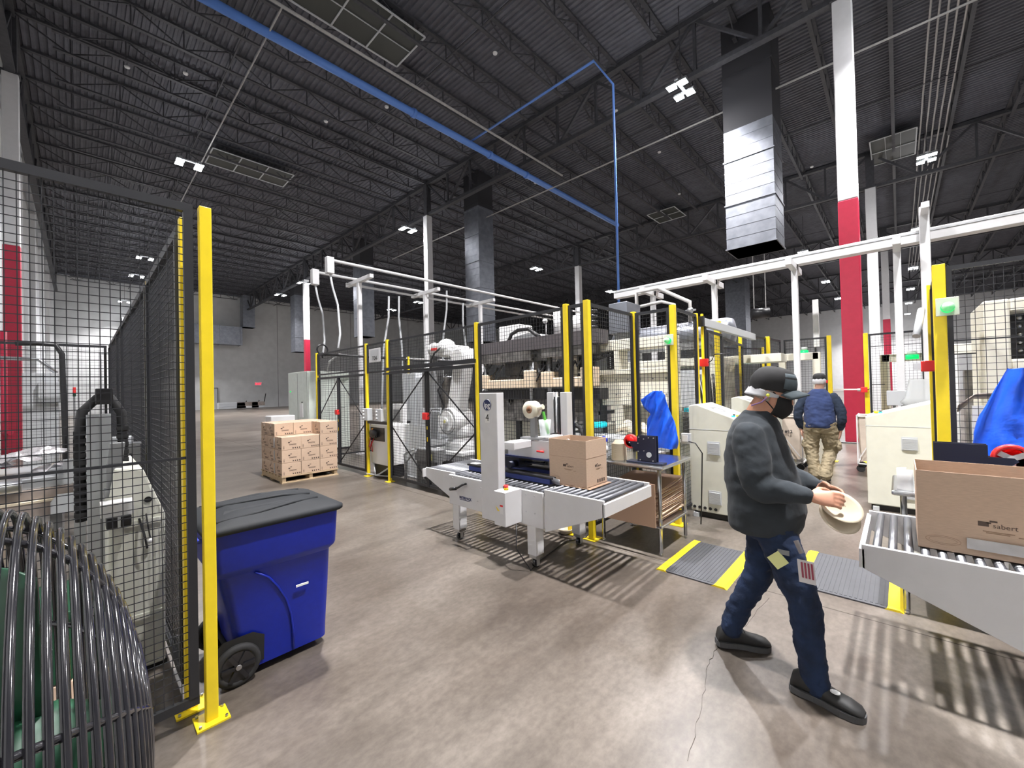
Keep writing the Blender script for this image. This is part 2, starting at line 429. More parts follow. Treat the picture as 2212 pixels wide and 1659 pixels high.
LAB={(3.1,4.74):'high bay light hanging above the case sealer, beyond the top of the view',(3.1,-1.05):'high bay light above the right conveyor, beyond the top of the view',(13,4.74):'largest blazing high bay light, left of the big silver duct',(13,-1.05):'high bay light at the very top right edge of the ceiling',
(24.4,4.74):'high bay light behind the big silver duct',(24.4,-1.05):'bright high bay light right of the crimson column',(35.6,-1.05):'second bright light down the right aisle',(35.6,4.74):'bright light just below the big silver duct',(47.6,4.74):'light seen left of the crimson column, higher of two',(58.4,4.74):'light seen left of the crimson column, lower of two',
(47.6,-1.05):'third light down the right aisle',(58.4,-1.05):'fourth light down the right aisle',(69,-1.05):'fifth light down the right aisle',(80,-1.05):'farthest light down the right aisle',(69,4.74):'added unseen light for the right wall, behind the crimson column, nearer of two',(80,4.74):'added unseen light for the right wall, behind the crimson column, farther of two',
(3.1,20.3):'bright twin light at upper left above the mesh fence',(13,20.2):'bright light beside the top of the plain white column',(24.4,20.2):'light hanging between the duct and the blue pipe drop',(35.6,20.2):'small light low beside the blue pipe drop',
(3.1,36.2):'light seen through the left mesh, higher of three',(3.1,42):'light seen through the left mesh, middle of three',(3.1,54):'light seen through the left mesh, lowest of three',(13,36):'light at the top of the distant crimson column',(13,41.7):'light left of the distant crimson column',
(24.4,36.2):'light seen behind the plain white column',(24.4,41.5):'small light above the ABC frames'}
LAB[(24.4,41.5)]='small light low above the left cable frame'
first=True
for p in LIGHTS:
    o=hb if first else copy_tree(hb); first=False
    o.location=(p[0],p[1],10.8); o['label']=LAB[p]; o['group']='high bay ceiling lights'
# ---- skylights ----
def sky(x0,x1,y0,y1,nx,ny,label):
    t=thing('skylight_screen',label,'skylight',((x0+x1)/2,(y0+y1)/2,12.9),group='ceiling skylight screens')
    a,c=(x1-x0)/2,(y1-y0)/2
    MB().box(-a,a,-c,c,.02,.05).build('panel','skylight',t)
    b=MB()
    for i in range(nx+1): x=-a+2*a*i/nx; b.bar((x,-c,0),(x,c,0),.05 if i in(0,nx) else .045,.03)
    for j in range(ny+1): y=-c+2*c*j/ny; b.bar((-a,y,0),(a,y,0),.05 if j in(0,ny) else .02,.03)
    b.build('frame','gray_light',t)
sky(2.0,7.7,10.75,12.45,5,2,'large framed skylight screen at the top left of the ceiling')
sky(4.3,7.75,22.5,24.2,3,2,'skylight screen just right of the upper left light')
sky(26.0,28.0,10.1,11.9,2,2,'skylight screen right of the blue pipe drop')
sky(25.9,28.9,-.85,.75,2,3,'skylight screen right of the crimson column')
# ---- pipes overhead ----
def pipe(name,pts,r,m,label,cat='pipe',joints=(),n=12):
    t=thing(name,label,cat,pts[0]); o=V(pts[0])
    MB().tube([V(p)-o for p in pts],r,n).build('pipe_run',m,t)
    if joints:
        b=MB()
        for j in joints:
            j=V(j)-o; i=0; d=(V(pts[1])-V(pts[0])).normalized()*.06; b.cyl(j-d,j+d,r*1.25)
        b.build('coupling',m,t)
    return t
pipe('air_main',[(1.2,12.22,11.4),(22.6,12.22,11.4)],.125,'blue_pipe','thick blue air main crossing the ceiling from upper left',joints=[(8.2,12.22,11.4),(11.9,12.22,11.4),(14.2,12.22,11.4)])
pipe('air_branch',[(10.9,12.22,11.56),(10.9,6.55,11.56),(12.06,6.55,11.45),(12.06,6.55,2.9)],.04,'blue_pipe','thin blue branch pipe bending and dropping to the machine')
pipe('sprinkler_pipe',[(1.5,11.1,11.4),(15.45,11.1,11.4)],.04,'pipe_pale','straight tan sprinkler pipe beside the blue air main')
pipe('sprinkler_branch',[(3.62,11.1,11.4),(3.62,27,11.4)],.022,'pipe_pale','thin pale pipe crossing the joists at upper left')
pipe('sprinkler_pipe',[(15.4,-6,11),(15.4,26,11)],.03,'pipe_pale','thin pale pipe passing in front of the crimson column')
for i,(z,y) in enumerate([(12.75,-.95),(12.75,-1.15),(12.75,-1.35),(12.75,-1.55),(12.75,-1.75),(12.75,-1.93)]):
    pts=[]; x=6
    while x<60: pts.append((x,y+.004*math.sin(x*1.7+i),z+.01*math.sin(x*2.1))); x+=.75
    o=MB().tube(pts,.028,8).build('ceiling_conduit','pipe_pale'); tag(o,'grey ceiling conduit in the bundle running down the right aisle','conduit','bundle of ceiling conduits')
# small ceiling sensors
random.seed(3)
for (x,y) in ((1.2,18.5),(2.6,17.5),(9.5,9.4),(8.3,14.2),(7,16.7),(14.9,8),(20,4.4),(19,8),(17,14),(26,3),(24,9),(31,2)):
    o=MB().lathe([(.02,0),(.07,.02),(.08,.06),(.02,.1)],n=10).build('ceiling_sensor','paper'); o.location=(x,y,12.6); tag(o,'tiny white sensor dot under the ceiling','sensor','ceiling sensors')
# ---- ducts ----
def duct(x0,x1,y0,y1,zb,zt,label,zblack=None,extra=None):
    zblack=zblack or zt-.2
    t=thing('air_duct',label,'duct',((x0+x1)/2,(y0+y1)/2,zb),group='vertical silver air ducts')
    a,c=(x1-x0)/2,(y1-y0)/2; b=MB(); z=0; H=(zblack or zt)-zb; k=0
    b.box(-a,a,-c,c,0,H)
    b.build('duct_wall','duct',t)
    b=MB(); 
    z=0; k=0
    while z<H+.01:
        e=.03 if k%4==0 else .008; hgt=.04 if k%4==0 else .025
        b.box(-a-e,a+e,-c-e,c+e,z,z+hgt); z+=.36; k+=1
    b.build('seam','duct',t)
    if zblack:
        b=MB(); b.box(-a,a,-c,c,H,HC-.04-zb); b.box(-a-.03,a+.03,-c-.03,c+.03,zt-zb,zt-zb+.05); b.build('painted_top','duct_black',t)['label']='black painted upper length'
    return t
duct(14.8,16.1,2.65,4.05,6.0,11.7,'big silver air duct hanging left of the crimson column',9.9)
duct(14.8,15.9,16.2,17.35,4.2,11.7,'tall silver air duct right of the plain white column')
duct(14.9,16.0,29.8,31,5.9,11.7,'silver air duct hanging above the left cable frame')
duct(14.9,16.0,43.7,44.9,5.8,11.7,'dull silver air duct left of the distant crimson column')
duct(13.2,14.4,55.2,56.4,9.5,HC,'silver air duct against the far wall, above the elbow duct')
duct(50,52,12,14,4.5,13.3,'pale air duct low in the distance behind the right machines',13.2)
t=thing('air_duct','horizontal silver duct along the far wall','duct',(9,56.2,7.4),group=None)
b=MB(); b.box(-6,4.2,-.6,.6,0,2.1); b.build('duct_wall','duct',t)
b=MB()
for i in range(6): b.box(-6+i*2,-5.9+i*2,-.65,.65,-.05,2.15)
b.build('seam','duct',t)
# ================= safety fencing =================
def mesh_panel(b,A,B,z0,z1,sx,sz,r=.0016):
    A=V((A[0],A[1],0));B=V((B[0],B[1],0)); L=(B-A).length; d=(B-A)/L
    n=max(1,int(L/sx))
    for i in range(1,n):
        p=A+d*(L*i/n); b.bar(p+V((0,0,z0)),p+V((0,0,z1)),2*r,2*r)
    m=max(1,int((z1-z0)/sz))
    for j in range(1,m):
        z=z0+(z1-z0)*j/m; b.bar(A+V((0,0,z)),B+V((0,0,z)),2*r,2*r)
def fence_panel(A,B,label,z0=.12,z1=2.5,sx=.045,sz=.045,r=.0018,fr=.035,group=None,mid=None,name='mesh_fence'):
    c=((A[0]+B[0])/2,(A[1]+B[1])/2,0); t=thing(name,label,'fence panel',c,group)
    a=(A[0]-c[0],A[1]-c[1]); bb=(B[0]-c[0],B[1]-c[1])
    f=MB(); h=fr/2
    f.bar((*a,z0+h),(*bb,z0+h),fr*.7,fr); f.bar((*a,z1-h),(*bb,z1-h),fr*.7,fr)
    d=(V((*bb,0))-V((*a,0))).normalized()*h
    for p,s in ((a,1),(bb,-1)): f.bar((p[0]+d.x*s,p[1]+d.y*s,z0+fr),(p[0]+d.x*s,p[1]+d.y*s,z1-fr),fr*.9,fr*.9)
    for z in (mid or []): f.bar((*a,z),(*bb,z),fr*.3,fr*.3)
    f.build('frame','steel_black',t)
    m=MB(); mesh_panel(m,a,bb,z0+fr,z1-fr,sx,sz,r); m.build('wire_mesh','steel_black',t)
    return t
def post(x,y,label,h=2.52,plate=True,w=.05,group=None,name='fence_post'):
    t=thing(name,label,'fence post',(x,y,0),group)
    MB().box(-w/2,w/2,-w/2,w/2,.008,h).build('post','yellow',t,bevel=.004)
    if plate:
        MB().box(-w*1.35,w*1.35,-w*1.25,w*1.25,0,.010).build('base_plate','yellow',t,bevel=.001)
        for sx in (-1,1) if (x<.5 and y<3) else ():
            for sy in (-1,1): MB().cyl((sx*w*1.05,sy*w*.95,.01),(sx*w*1.05,sy*w*.95,.022),.006,n=8).build('anchor_bolt','steel',t)
    return t
# --- left robot cell, right next to the camera
post(.44,2.51,'near yellow fence post with bolted foot plate, tallest in view',2.54)
fence_panel((.395,2.53),(-1.15,2.53),'big black mesh fence panel closest to the camera, behind the fan',.10,2.545,.0325,.035,.0016,.04,mid=[1.30])
post(.385,2.68,'yellow post right behind the near corner post',2.52)
SY=[2.72,4.2,6.85,7.7,9.85]
for i in range(4):
    if i: post(.385,SY[i],'yellow post of the left side fence, '+['','second from the corner','third from the corner','fourth from the corner'][i],2.5)
    fence_panel((.375,SY[i]+.03),(.375,SY[i+1]-.03),['black mesh side panel left of the blue bin','black mesh side panel after the second yellow post','narrow dark side panel after the third yellow post','farthest dark side panel of the left cell'][i],.1,2.5,.035,.04,.0017,.05)
post(.385,9.85,'farthest yellow corner post of the left cell',2.5)
fence_panel((.34,9.9),(-.86,9.9),'fine mesh back panel of the left cell, right half',.1,2.5,.05,.05,.0018,.04)
post(-.87,9.9,'yellow post at the left picture edge',2.5,w=.07)
fence_panel((-.92,9.9),(-1.72,9.9),'mesh back panel beyond the left edge post',.1,2.5,.06,.06,.002,.04)
# --- main cell
FX=3.78
def P2(x,y,l,**k): return post(x,y,l,2.52,**k)
P2(FX,9.75,'leftmost yellow post of the main cell, beside the pale green cabinet')
P2(FX,7.38,'yellow post left of the teach pendant cabinet')
P2(FX,6.60,'yellow post right of the teach pendant cabinet')
P2(6.05,9.5,'yellow post at the back of the main cell, left of the robot')
P2(FX-.02,4.2,'yellow post between the robot and the case sealer')
P2(FX-.07,2.66,'left one of the two close yellow posts behind the case sealer',w=.055)
P2(FX-.07,2.39,'right one of the two close yellow posts behind the case sealer',w=.06)
P2(4.76,2.39,'yellow post left of the blue bag',w=.055)
P2(4.71,1.88,'yellow post with the green lamp, behind the blue bag',w=.06)
P2(5.50,1.90,'slim yellow post at the left end of the sliding door rail')
P2(5.62,1.86,'thin yellow post right beside the red door switch',w=.03)
P2(6.48,1.93,'wide yellow post behind the sliding door rail',w=.08)
P2(8.33,2.1,'yellow post at the right end of the sliding door rail')
P2(9.45,1.89,'yellow post right of the walking person cap, in the distance',w=.07)
P2(12.2,2.55,'small far yellow post behind the middle machine')
P2(10.37,1.01,'yellow aisle post left of the crimson column',w=.07)
P2(10.54,.46,'yellow aisle post right of the crimson column',w=.07)
def gate(y0,y1,label,ym):
    "two-leaf mesh gate with braced leaves, below a header, mesh band above"
    fence_panel((FX,y0),(FX,y1),'upper mesh band above the '+label,2.0,2.5,.045,.045,.0018,.03,name='mesh_fence')
    for (a,b_,s) in ((ym+.02,y0-.03,'left leaf of the '),(y1+.03,ym-.02,'right leaf of the ')):
        t=thing('gate_leaf',s+label,'gate',(FX,(a+b_)/2,0)); c=(a+b_)/2; a-=c; b_-=c
        lo,hi=min(a,b_),max(a,b_); f=MB(); w=.045
        f.bar((0,lo,.1),(0,hi,.1),.03,w); f.bar((0,lo,1.93),(0,hi,1.93),.03,w); f.bar((0,lo,.08),(0,lo,1.95),.03,w); f.bar((0,hi,.08),(0,hi,1.95),.03,w)
        f.build('frame','steel_black',t)
        inn=lo if abs(lo+c-ym)<abs(hi+c-ym) else hi; out=hi if inn==lo else lo
        g=MB(); g.bar((0,inn,1.9),(0,out,1.05),.012,.02); g.bar((0,out,1.0),(0,inn,.15),.012,.02); g.build('diagonal_brace','steel_black',t)
        m=MB(); mesh_panel(m,(0,lo+.02),(0,hi-.02),.12,1.9,.045,.045,.0017); m.build('wire_mesh','steel_black',t)
gate(9.7,7.43,'left gate of the main cell',8.62)
gate(6.55,4.25,'gate in front of the robot',5.42)
b=MB(); b.bar((FX-.05,6.6,1.99),(FX-.05,2.9+1.3,1.99),.05,.05); b.bar((FX-.09,6.6,1.91),(FX-.09,4.25,1.91),.03,.03)
tag(b.build('gate_rail','steel_black'),'black sliding gate rail in front of the robot','rail')
fence_panel((FX,7.35),(FX,6.63),'short mesh band between the two gates',1.95,2.5,.045,.045,.0018,.03)
tag(MB().bar((FX,7.35,1.03),(FX,6.63,1.03),.04,.05).build('cross_rail','steel_black'),'black cross rail below the grey button boxes','rail')
fence_panel((FX-.01,4.17),(FX-.05,2.70),'mesh panel directly behind the case sealer column',.12,2.5)
fence_panel((FX-.06,2.63),(FX-.06,2.43),'narrow mesh strip between the two close yellow posts',.12,2.5)
fence_panel((FX-.02,2.40),(4.73,2.40),'mesh panel behind the small steel table',.12,2.5)
fence_panel((4.75,2.36),(4.72,1.92),'narrow mesh panel behind the blue bag',.12,2.5)
fence_panel((4.75,1.88),(5.47,1.89),'mesh panel left of the grey sliding door rail',.12,2.5)
# back of cell fence
fence_panel((FX+.04,9.75),(6.0,9.55),'mesh panel at the far left corner of the main cell',.12,2.5,.07,.07)
fence_panel((6.1,9.5),(8.6,9.5),'mesh panel at the back, behind the robot',.12,2.3,.08,.08)
fence_panel((9.52,1.89),(10.34,1.84),'mesh panel behind the far person, left half',.12,2.5,.06,.06)
fence_panel((10.37,1.78),(10.37,1.05),'mesh panel behind the far person, right half',.12,2.5,.05,.05,mid=[2.3])
fence_panel((8.4,2.12),(9.4,1.92),'far mesh panel along the left side of the aisle',.12,2.5,.06,.06)
fence_panel((8.4,4.3),(12.2,2.6),'dim mesh panel far behind the middle machine',.12,2.5,.09,.09)
fence_panel((10.54,.42),(10.53,-.34),'mesh panel right of the crimson column',.12,2.5,.05,.05,mid=[2.25])
tag(MB().bar((10.5,-.37,0),(10.5,-.37,2.52),.06).build('fence_upright','steel_black'),'black upright at the right aisle fence','post')
# sliding door rail and door
t=thing('door_rail','grey sliding door rail above the aisle entrance','rail',(6.9,1.86,2.42))
MB().box(-1.3,1.35,-.03,.03,-.06,.05).build('rail','gray_light',t,bevel=.005)
MB().box(-1.36,-1.3,-.04,.04,-.07,.06).build('end_cap','plastic_black',t)
fence_panel((5.72,1.84),(6.42,1.86),'sliding mesh door under the grey rail',.1,2.32,.05,.05)
fence_panel((6.55,1.9),(8.28,2.06),'mesh panel under the right part of the grey rail',.1,2.3,.06,.06)
b=MB(); b.bar((5.68,1.86,.1),(5.68,1.86,2.4),.05,.05); tag(b.build('door_upright','steel_black'),'black door upright beside the red switch','post')
# --- right cell
post(4.79,-.25,'yellow post with the green lamp at the right, above the blue drape',2.52,w=.075)
post(5.74,-.24,'yellow post left of the right green lamp post',2.52,w=.05)
fence_panel((4.83,-.25),(5.70,-.25),'black mesh panel seen edge on, left of the right green lamp',.12,2.5,.035,.035)
fence_panel((4.80,-.29),(4.86,-2.4),'tall mesh panel at the right picture edge',.12,2.5,.05,.05,mid=[1.9])
post(8.6,-1.2,'small yellow post seen through the right mesh panel',2.2,w=.06)
b=MB(); b.cyl((5.85,-.18,2.30),(5.62,-.13,2.02),.03); tag(b.build('door_closer','gray_light'),'grey door closer hanging left of the right cell corner','door closer')
# stack lamps / switches
def lamp(x,y,z,label,s=1,d=(-1,0)):
    t=thing('signal_lamp',label,'lamp',(x,y,z))
    b=MB(); b.box(-.02*s,.0,-.09*s,.09*s,-.10*s,.10*s); b.build('bracket','machine_beige',t,bevel=.004)
    MB().cyl((-.02*s,0,-.01),(-.07*s,0,-.01),.055*s).build('green_lens','green_lamp',t)
    MB().lathe([(.05*s,0),(.052*s,.03),(.03*s,.055),(.0,.06)],Matrix.Translation((-.07*s,0,-.01))@Matrix.Rotation(-PI/2,4,'Y')).build('dome','clear_white',t)
    return t
lamp(4.68,1.92,2.12,'green signal lamp on the post behind the blue bag',.62)
lamp(4.74,-.29,2.17,'green signal lamp on the right yellow post',.72)
def tinylamp(p,label,r=.045):
    t=thing('signal_lamp',label,'lamp',p); MB().cyl((0,0,-.05),(0,0,.03),r).build('green_lens','green_lamp',t); MB().cyl((0,0,.03),(0,0,.10),r*.8).build('clear_top','clear_white',t)
tinylamp((10.35,1.42,2.22),'small green lamp on the mesh panel behind the far person',.07)
tinylamp((10.5,-.18,2.02),'small green lamp on the right aisle mesh panel',.09)
def switch(p,label,s=1):
    t=thing('door_switch',label,'switch',p)
    MB().box(-.03*s,.03*s,-.05*s,.05*s,-.05*s,.05*s).build('body','red',t,bevel=.008)
    MB().box(-.02*s,.02*s,.05*s,.10*s,-.03*s,.03*s).build('socket','gray_light',t)
    MB().tube([(0,-.05*s,0),(0,-.09*s,.02),(.02,-.12*s,.10),(.03,-.3*s,.1)],.006,6).build('cable','plastic_black',t)
switch((FX-.05,8.6,1.19),'red door switch on the left gate')
switch((FX-.05,5.40,1.20),'red door switch on the gate in front of the robot',1.1)
switch((5.60,1.84,1.88),'red door switch at the sliding door',1.0)
switch((5.45,-.20,1.72),'red door switch left of the right green lamp post',1.0)
switch((10.45,.5,1.42),'small red switch beside the crimson column')
# hazard tags
for y,l in ((8.6,'yellow and black hazard label on the left gate upright'),(5.40,'yellow and black hazard label on the gate upright before the robot')):
    t=thing('hazard_label',l,'label',(FX-.025,y,.95)); MB().box(-.002,0,-.02,.02,-.18,.12).build('strip','plastic_black',t); MB().box(-.004,-.002,-.012,.012,.04,.09).box(-.004,-.002,-.012,.012,-.15,-.08).build('yellow_patch','yellow',t)
# sign T04
t=thing('cell_sign','white framed sign reading T04 between two yellow posts','sign',(FX-.03,7.0,2.27))
MB().box(-.006,.0,-.21,.21,-.125,.125).build('board','white_paint',t,bevel=.003)
MB().box(-.008,-.006,-.15,.15,-.06,.10).build('gray_field','gray_light',t)
text('T04',.11,t,(-.0085,0,-.055),(PI/2,0,-PI/2),'ink_black')
# grey button boxes + cables
for y,l in ((7.27,'grey button box right of the left pendant post'),(6.78,'grey button box left of the right pendant post')):
    t=thing('button_box',l,'control box',(FX-.06,y,1.18))
    MB().box(-.05,.05,-.10,.10,-.11,.11).build('body','gray_mid' if 0 else 'gray_light',t,bevel=.004)
    for k in range(3): MB().cyl((-.05,.04,.06-k*.06),(-.075,.04,.06-k*.06),.018).build('button','paper',t)
# teach pendant cabinet
t=thing('controller_cabinet','small white controller cabinet holding a teach pendant','cabinet',(4.05,7.1,0))
MB().box(-.2,.25,-.33,.30,.24,.98).build('body','robot_white',t,bevel=.01)
MB().box(-.215,-.2,-.22,.28,.68,.93).build('recess','plastic_black',t)
MB().tube([(-.2,-.3,.2),(-.26,-.1,.08),(-.2,.1,.03),(-.3,.3,.05)],.014,8).tube([(-.2,.2,.25),(-.28,.0,.05),(-.15,-.3,.05)],.012,8).build('cable','gray_light',t)
MB().box(-.15,.2,-.3,.27,0,.24).build('plinth','plastic_black',t)
t=thing('teach_pendant','black teach pendant hanging in the white cabinet','pendant',(3.80,7.20,.82))
b=MB(); b.ball((0,0,0),.05,.14,.09); b.box(-.03,.02,-.1,.1,-.07,.03); b.build('body','plastic_black',t); MB().tube([(0,.1,-.05),(-.03,.12,-.25),(0,.05,-.35),(.02,.12,-.15),(.0,.16,-.33),(.01,.02,-.1)],.008,6).build('red_cable','wire_red',t); MB().cyl((-.02,.0,.06),(-.02,.0,.1),.015).build('stop_button','orange',t)
# ================= near props =================
# ---- blue roll-out bin
t=thing('rollout_bin','blue wheeled waste bin with a black lid beside the near yellow post','waste bin',(0.805,2.93,0))
def ring(hx,hy,z,rc,cx=0,n=5):
    P=[]
    for sx,sy,a0 in ((1,1,0),(-1,1,90),(-1,-1,180),(1,-1,270)):
        for k in range(n): a=math.radians(a0+90*k/(n-1)); P.append((cx+sx*(hx-rc)+rc*math.cos(a),sy*(hy-rc)+rc*math.sin(a),z))
    return P
def loft(b,rings,cap0=True,cap1=True,smooth=True):
    n=len(rings[0]); m=len(rings); vs=[p for r in rings for p in r]; fs=[]
    for i in range(m-1):
        for k in range(n): l=(k+1)%n; fs.append((i*n+k,i*n+l,(i+1)*n+l,(i+1)*n+k))
    b.add(vs,fs,None,smooth)
    if cap0: b.add(rings[0],[list(range(n))[::-1]])
    if cap1: b.add(rings[-1],[list(range(n))])
    return b
b=MB()
R=[ring(.24,.215,.045,.05,.045),ring(.245,.22,.12,.05,.04),ring(.275,.245,.40,.05,.02),ring(.300,.262,.605,.05,.0),ring(.302,.265,.61,.05,0),ring(.325,.285,.635,.05,0),ring(.33,.29,.65,.05,0),ring(.342,.298,.865,.05,0)]
loft(b,R); 
body=b.build('bin_body','bin_blue',t,bevel=.004)
b=MB()                                              # raised swoosh rib and front foot panel
for s in (-1,):
    Q=[(-.13,.60),(-.06,.545),(-.01,.47),(.035,.38),(.062,.28),(.075,.17),(.08,.05)]
    def yo(z): return -(.215+(z-.045)*(.262-.215)/.56)-.003
    b.tube([(x,yo(z),z) for x,z in Q],.007,6)
b.build('swoosh_rib','bin_blue',t)
MB().box(.085,.155,-.268,-.262,.435,.447).build('label_strip','paper',t)['label']='small white strip label'
b=MB()
L=[ring(.362,.318,.855,.06,0),ring(.37,.326,.862,.06,0),ring(.37,.326,.883,.06,0),ring(.35,.306,.895,.06,0),ring(.31,.27,.915,.09,0),ring(.20,.17,.938,.08,0)]
loft(b,L)
b.build('lid','bin_lid',t)
b=MB(); b.add([(-.27,-.19,.905),(.0,-.22,.921),(.2,-.20,.922),(.05,-.13,.945),(-.24,-.12,.94)],[(0,1,2,3,4)]); 
b.tube([(-.30,-.24,.905),(-.1,-.235,.921),(.1,-.2,.932),(.25,-.17,.926)],.012,8); b.tube([(-.30,.05,.925),(-.1,.02,.940),(.1,.0,.942),(.25,-.05,.930)],.012,8); b.tube([(-.30,.22,.908),(0,.2,.930),(.25,.16,.925)],.012,8); b.build('lid_rib','bin_lid',t)
b=MB(); b.tube([(-.34,-.25,.83),(-.385,-.25,.84),(-.385,.25,.84),(-.34,.25,.83)],.013,8); b.build('push_handle','bin_blue',t)
for sy in (-1,1):
    wt=MB(); wt.tube([(-.215+.092*math.cos(a*PI/16),sy*.245,.112+.092*math.sin(a*PI/16)) for a in range(32)],.022,10,closed=True)
    wh=wt.build('wheel','rubber',t); hb_=MB(); hb_.cyl((-.215,sy*.222,.112),(-.215,sy*.262,.112),.088,n=28)
    for k in range(6):
        a=k*PI/3; hb_.bar((-.215,sy*.266,.112),(-.215+.08*math.cos(a),sy*.266,.112+.08*math.sin(a)),.02,.012,up=(0,1,0))
    hb_.build('hub','gloss_black',wh); MB().cyl((-.215,sy*.262,.112),(-.215,sy*.276,.112),.014).build('axle_cap','steel',wh)
b=MB(); b.add([(-.34+.02,-.222,.07),(-.08,-.222,.07),(-.08,-.238,.22),(-.14,-.245,.262),(-.28,-.245,.262),(-.335,-.236,.2)],[(0,1,2,3,4,5)]); b.cyl((-.215,-.22,.112),(-.215,.22,.112),.014)
b.build('wheel_well','rubber',t)
# ---- pallet with cartons
def carton_print(t,face,w,h,c):
    "faint printed logo block, lettering lines and handling marks on one face; face = 'x' or 'y' (outward -)"
    pass
def carton(w,d,h,faces=('x','y'),open_top=False,mark=True,matn='cardboard'):
    "carton with base centre at origin; x width w, y depth d; returns root"
    t=thing('carton','carton','box'); th=.004
    if not open_top:
        MB().box(-w/2,w/2,-d/2,d/2,0,h).build('box_body',matn,t,bevel=.004)
        MB().box(-w/2-.001,w/2+.001,-.025,.025,h-.06,h+.001).build('sealing_tape','tape',t)
    else:
        b=MB(); H=h
        b.box(-w/2,w/2,-d/2,-d/2+th,0,H); b.box(-w/2,w/2,d/2-th,d/2,0,H); b.box(-w/2,-w/2+th,-d/2+th,d/2-th,0,H); b.box(w/2-th,w/2,-d/2+th,d/2-th,0,H); b.box(-w/2,w/2,-d/2,d/2,0,th)
        b.build('box_body',matn,t)
    for f in faces if mark else ():
        L=d if f=='x' else w; off=-(w/2+.0008) if f=='x' else -(d/2+.0008); hh=h
        def put(b,u0,u1,v0,v1):
            if f=='x': b.box(off-.0004,off+.0008,-u1,-u0,v0,v1)
            else: b.box(u0,u1,off-.0004,off+.0008,v0,v1)
        k=min(L,.4)/.4
        b=MB(); put(b,-.055*k-.01,-.02*k-.01,hh*.52,hh*.52+.028*k); put(b,-.03*k,.005*k,hh*.52+.034*k,hh*.52+.05*k)
        for i in range(2): put(b,-.05*k,.10*k,hh*.52-.030*k-i*.016*k,hh*.52-.022*k-i*.016*k)
        b.build('printed_logo','ink',t)
        b=MB()
        for i in range(4): put(b,(.02+.045*i)*k,(.045+.045*i)*k,.016,.016+.03*k)
        for i in range(4): put(b,-.17*k,-.145*k,.02+i*.014,.026+i*.014)
        b.build('handling_marks','ink',t)
    return t
t=thing('pallet','wooden pallet under the carton stack','pallet',(2.97,8.60,0))
for i in range(7): MB().box(-.505,.505,-.6+i*.18,-.48+i*.18,.105,.125).build('deck_board','wood',t)
for k in (-1,0,1): MB().box(k*.46-.03,k*.46+.03,-.58,.60,.022,.105).build('stringer','wood',t)
for i in (0,3,6): MB().box(-.505,.505,-.6+i*.18,-.48+i*.18,0,.022).build('bottom_board','wood',t)
CW,CD,CH=.332,.392,.232
cs=carton(CW-.006,CD-.006,CH-.004); first=True; z0=.127
for k in range(4):
    for j in range(3):
        for i in range(3):
            if k==3 and j==0 and i<2: continue
            o=cs if first else copy_tree(cs); first=False
            o.location=(2.97+(i-1)*CW+random.uniform(-.003,.003),8.21+j*CD,z0+k*CH); o.rotation_euler=(0,0,random.uniform(-.01,.01))
            if k==3 and j==0: o.location.x+=.01
            c=('left','middle','right')[i]; r=('front','middle','rear')[j]; l=('bottom','second','third','top')[k]
            o['label']=f'brown printed carton on the pallet, {l} layer, {r} row, {c} column'; o['group']='cartons stacked on the pallet'
b=MB()
for k in range(3): b.box(2.97-1.5*CW-.004,2.97-1.5*CW+.002,8.21+CD/2-.02,8.21+CD/2+.03,z0+k*CH+.02,z0+k*CH+.2)
tag(b.build('tape_strip','clear_white'),'clear tape strips over the left side joint of the carton stack','tape')

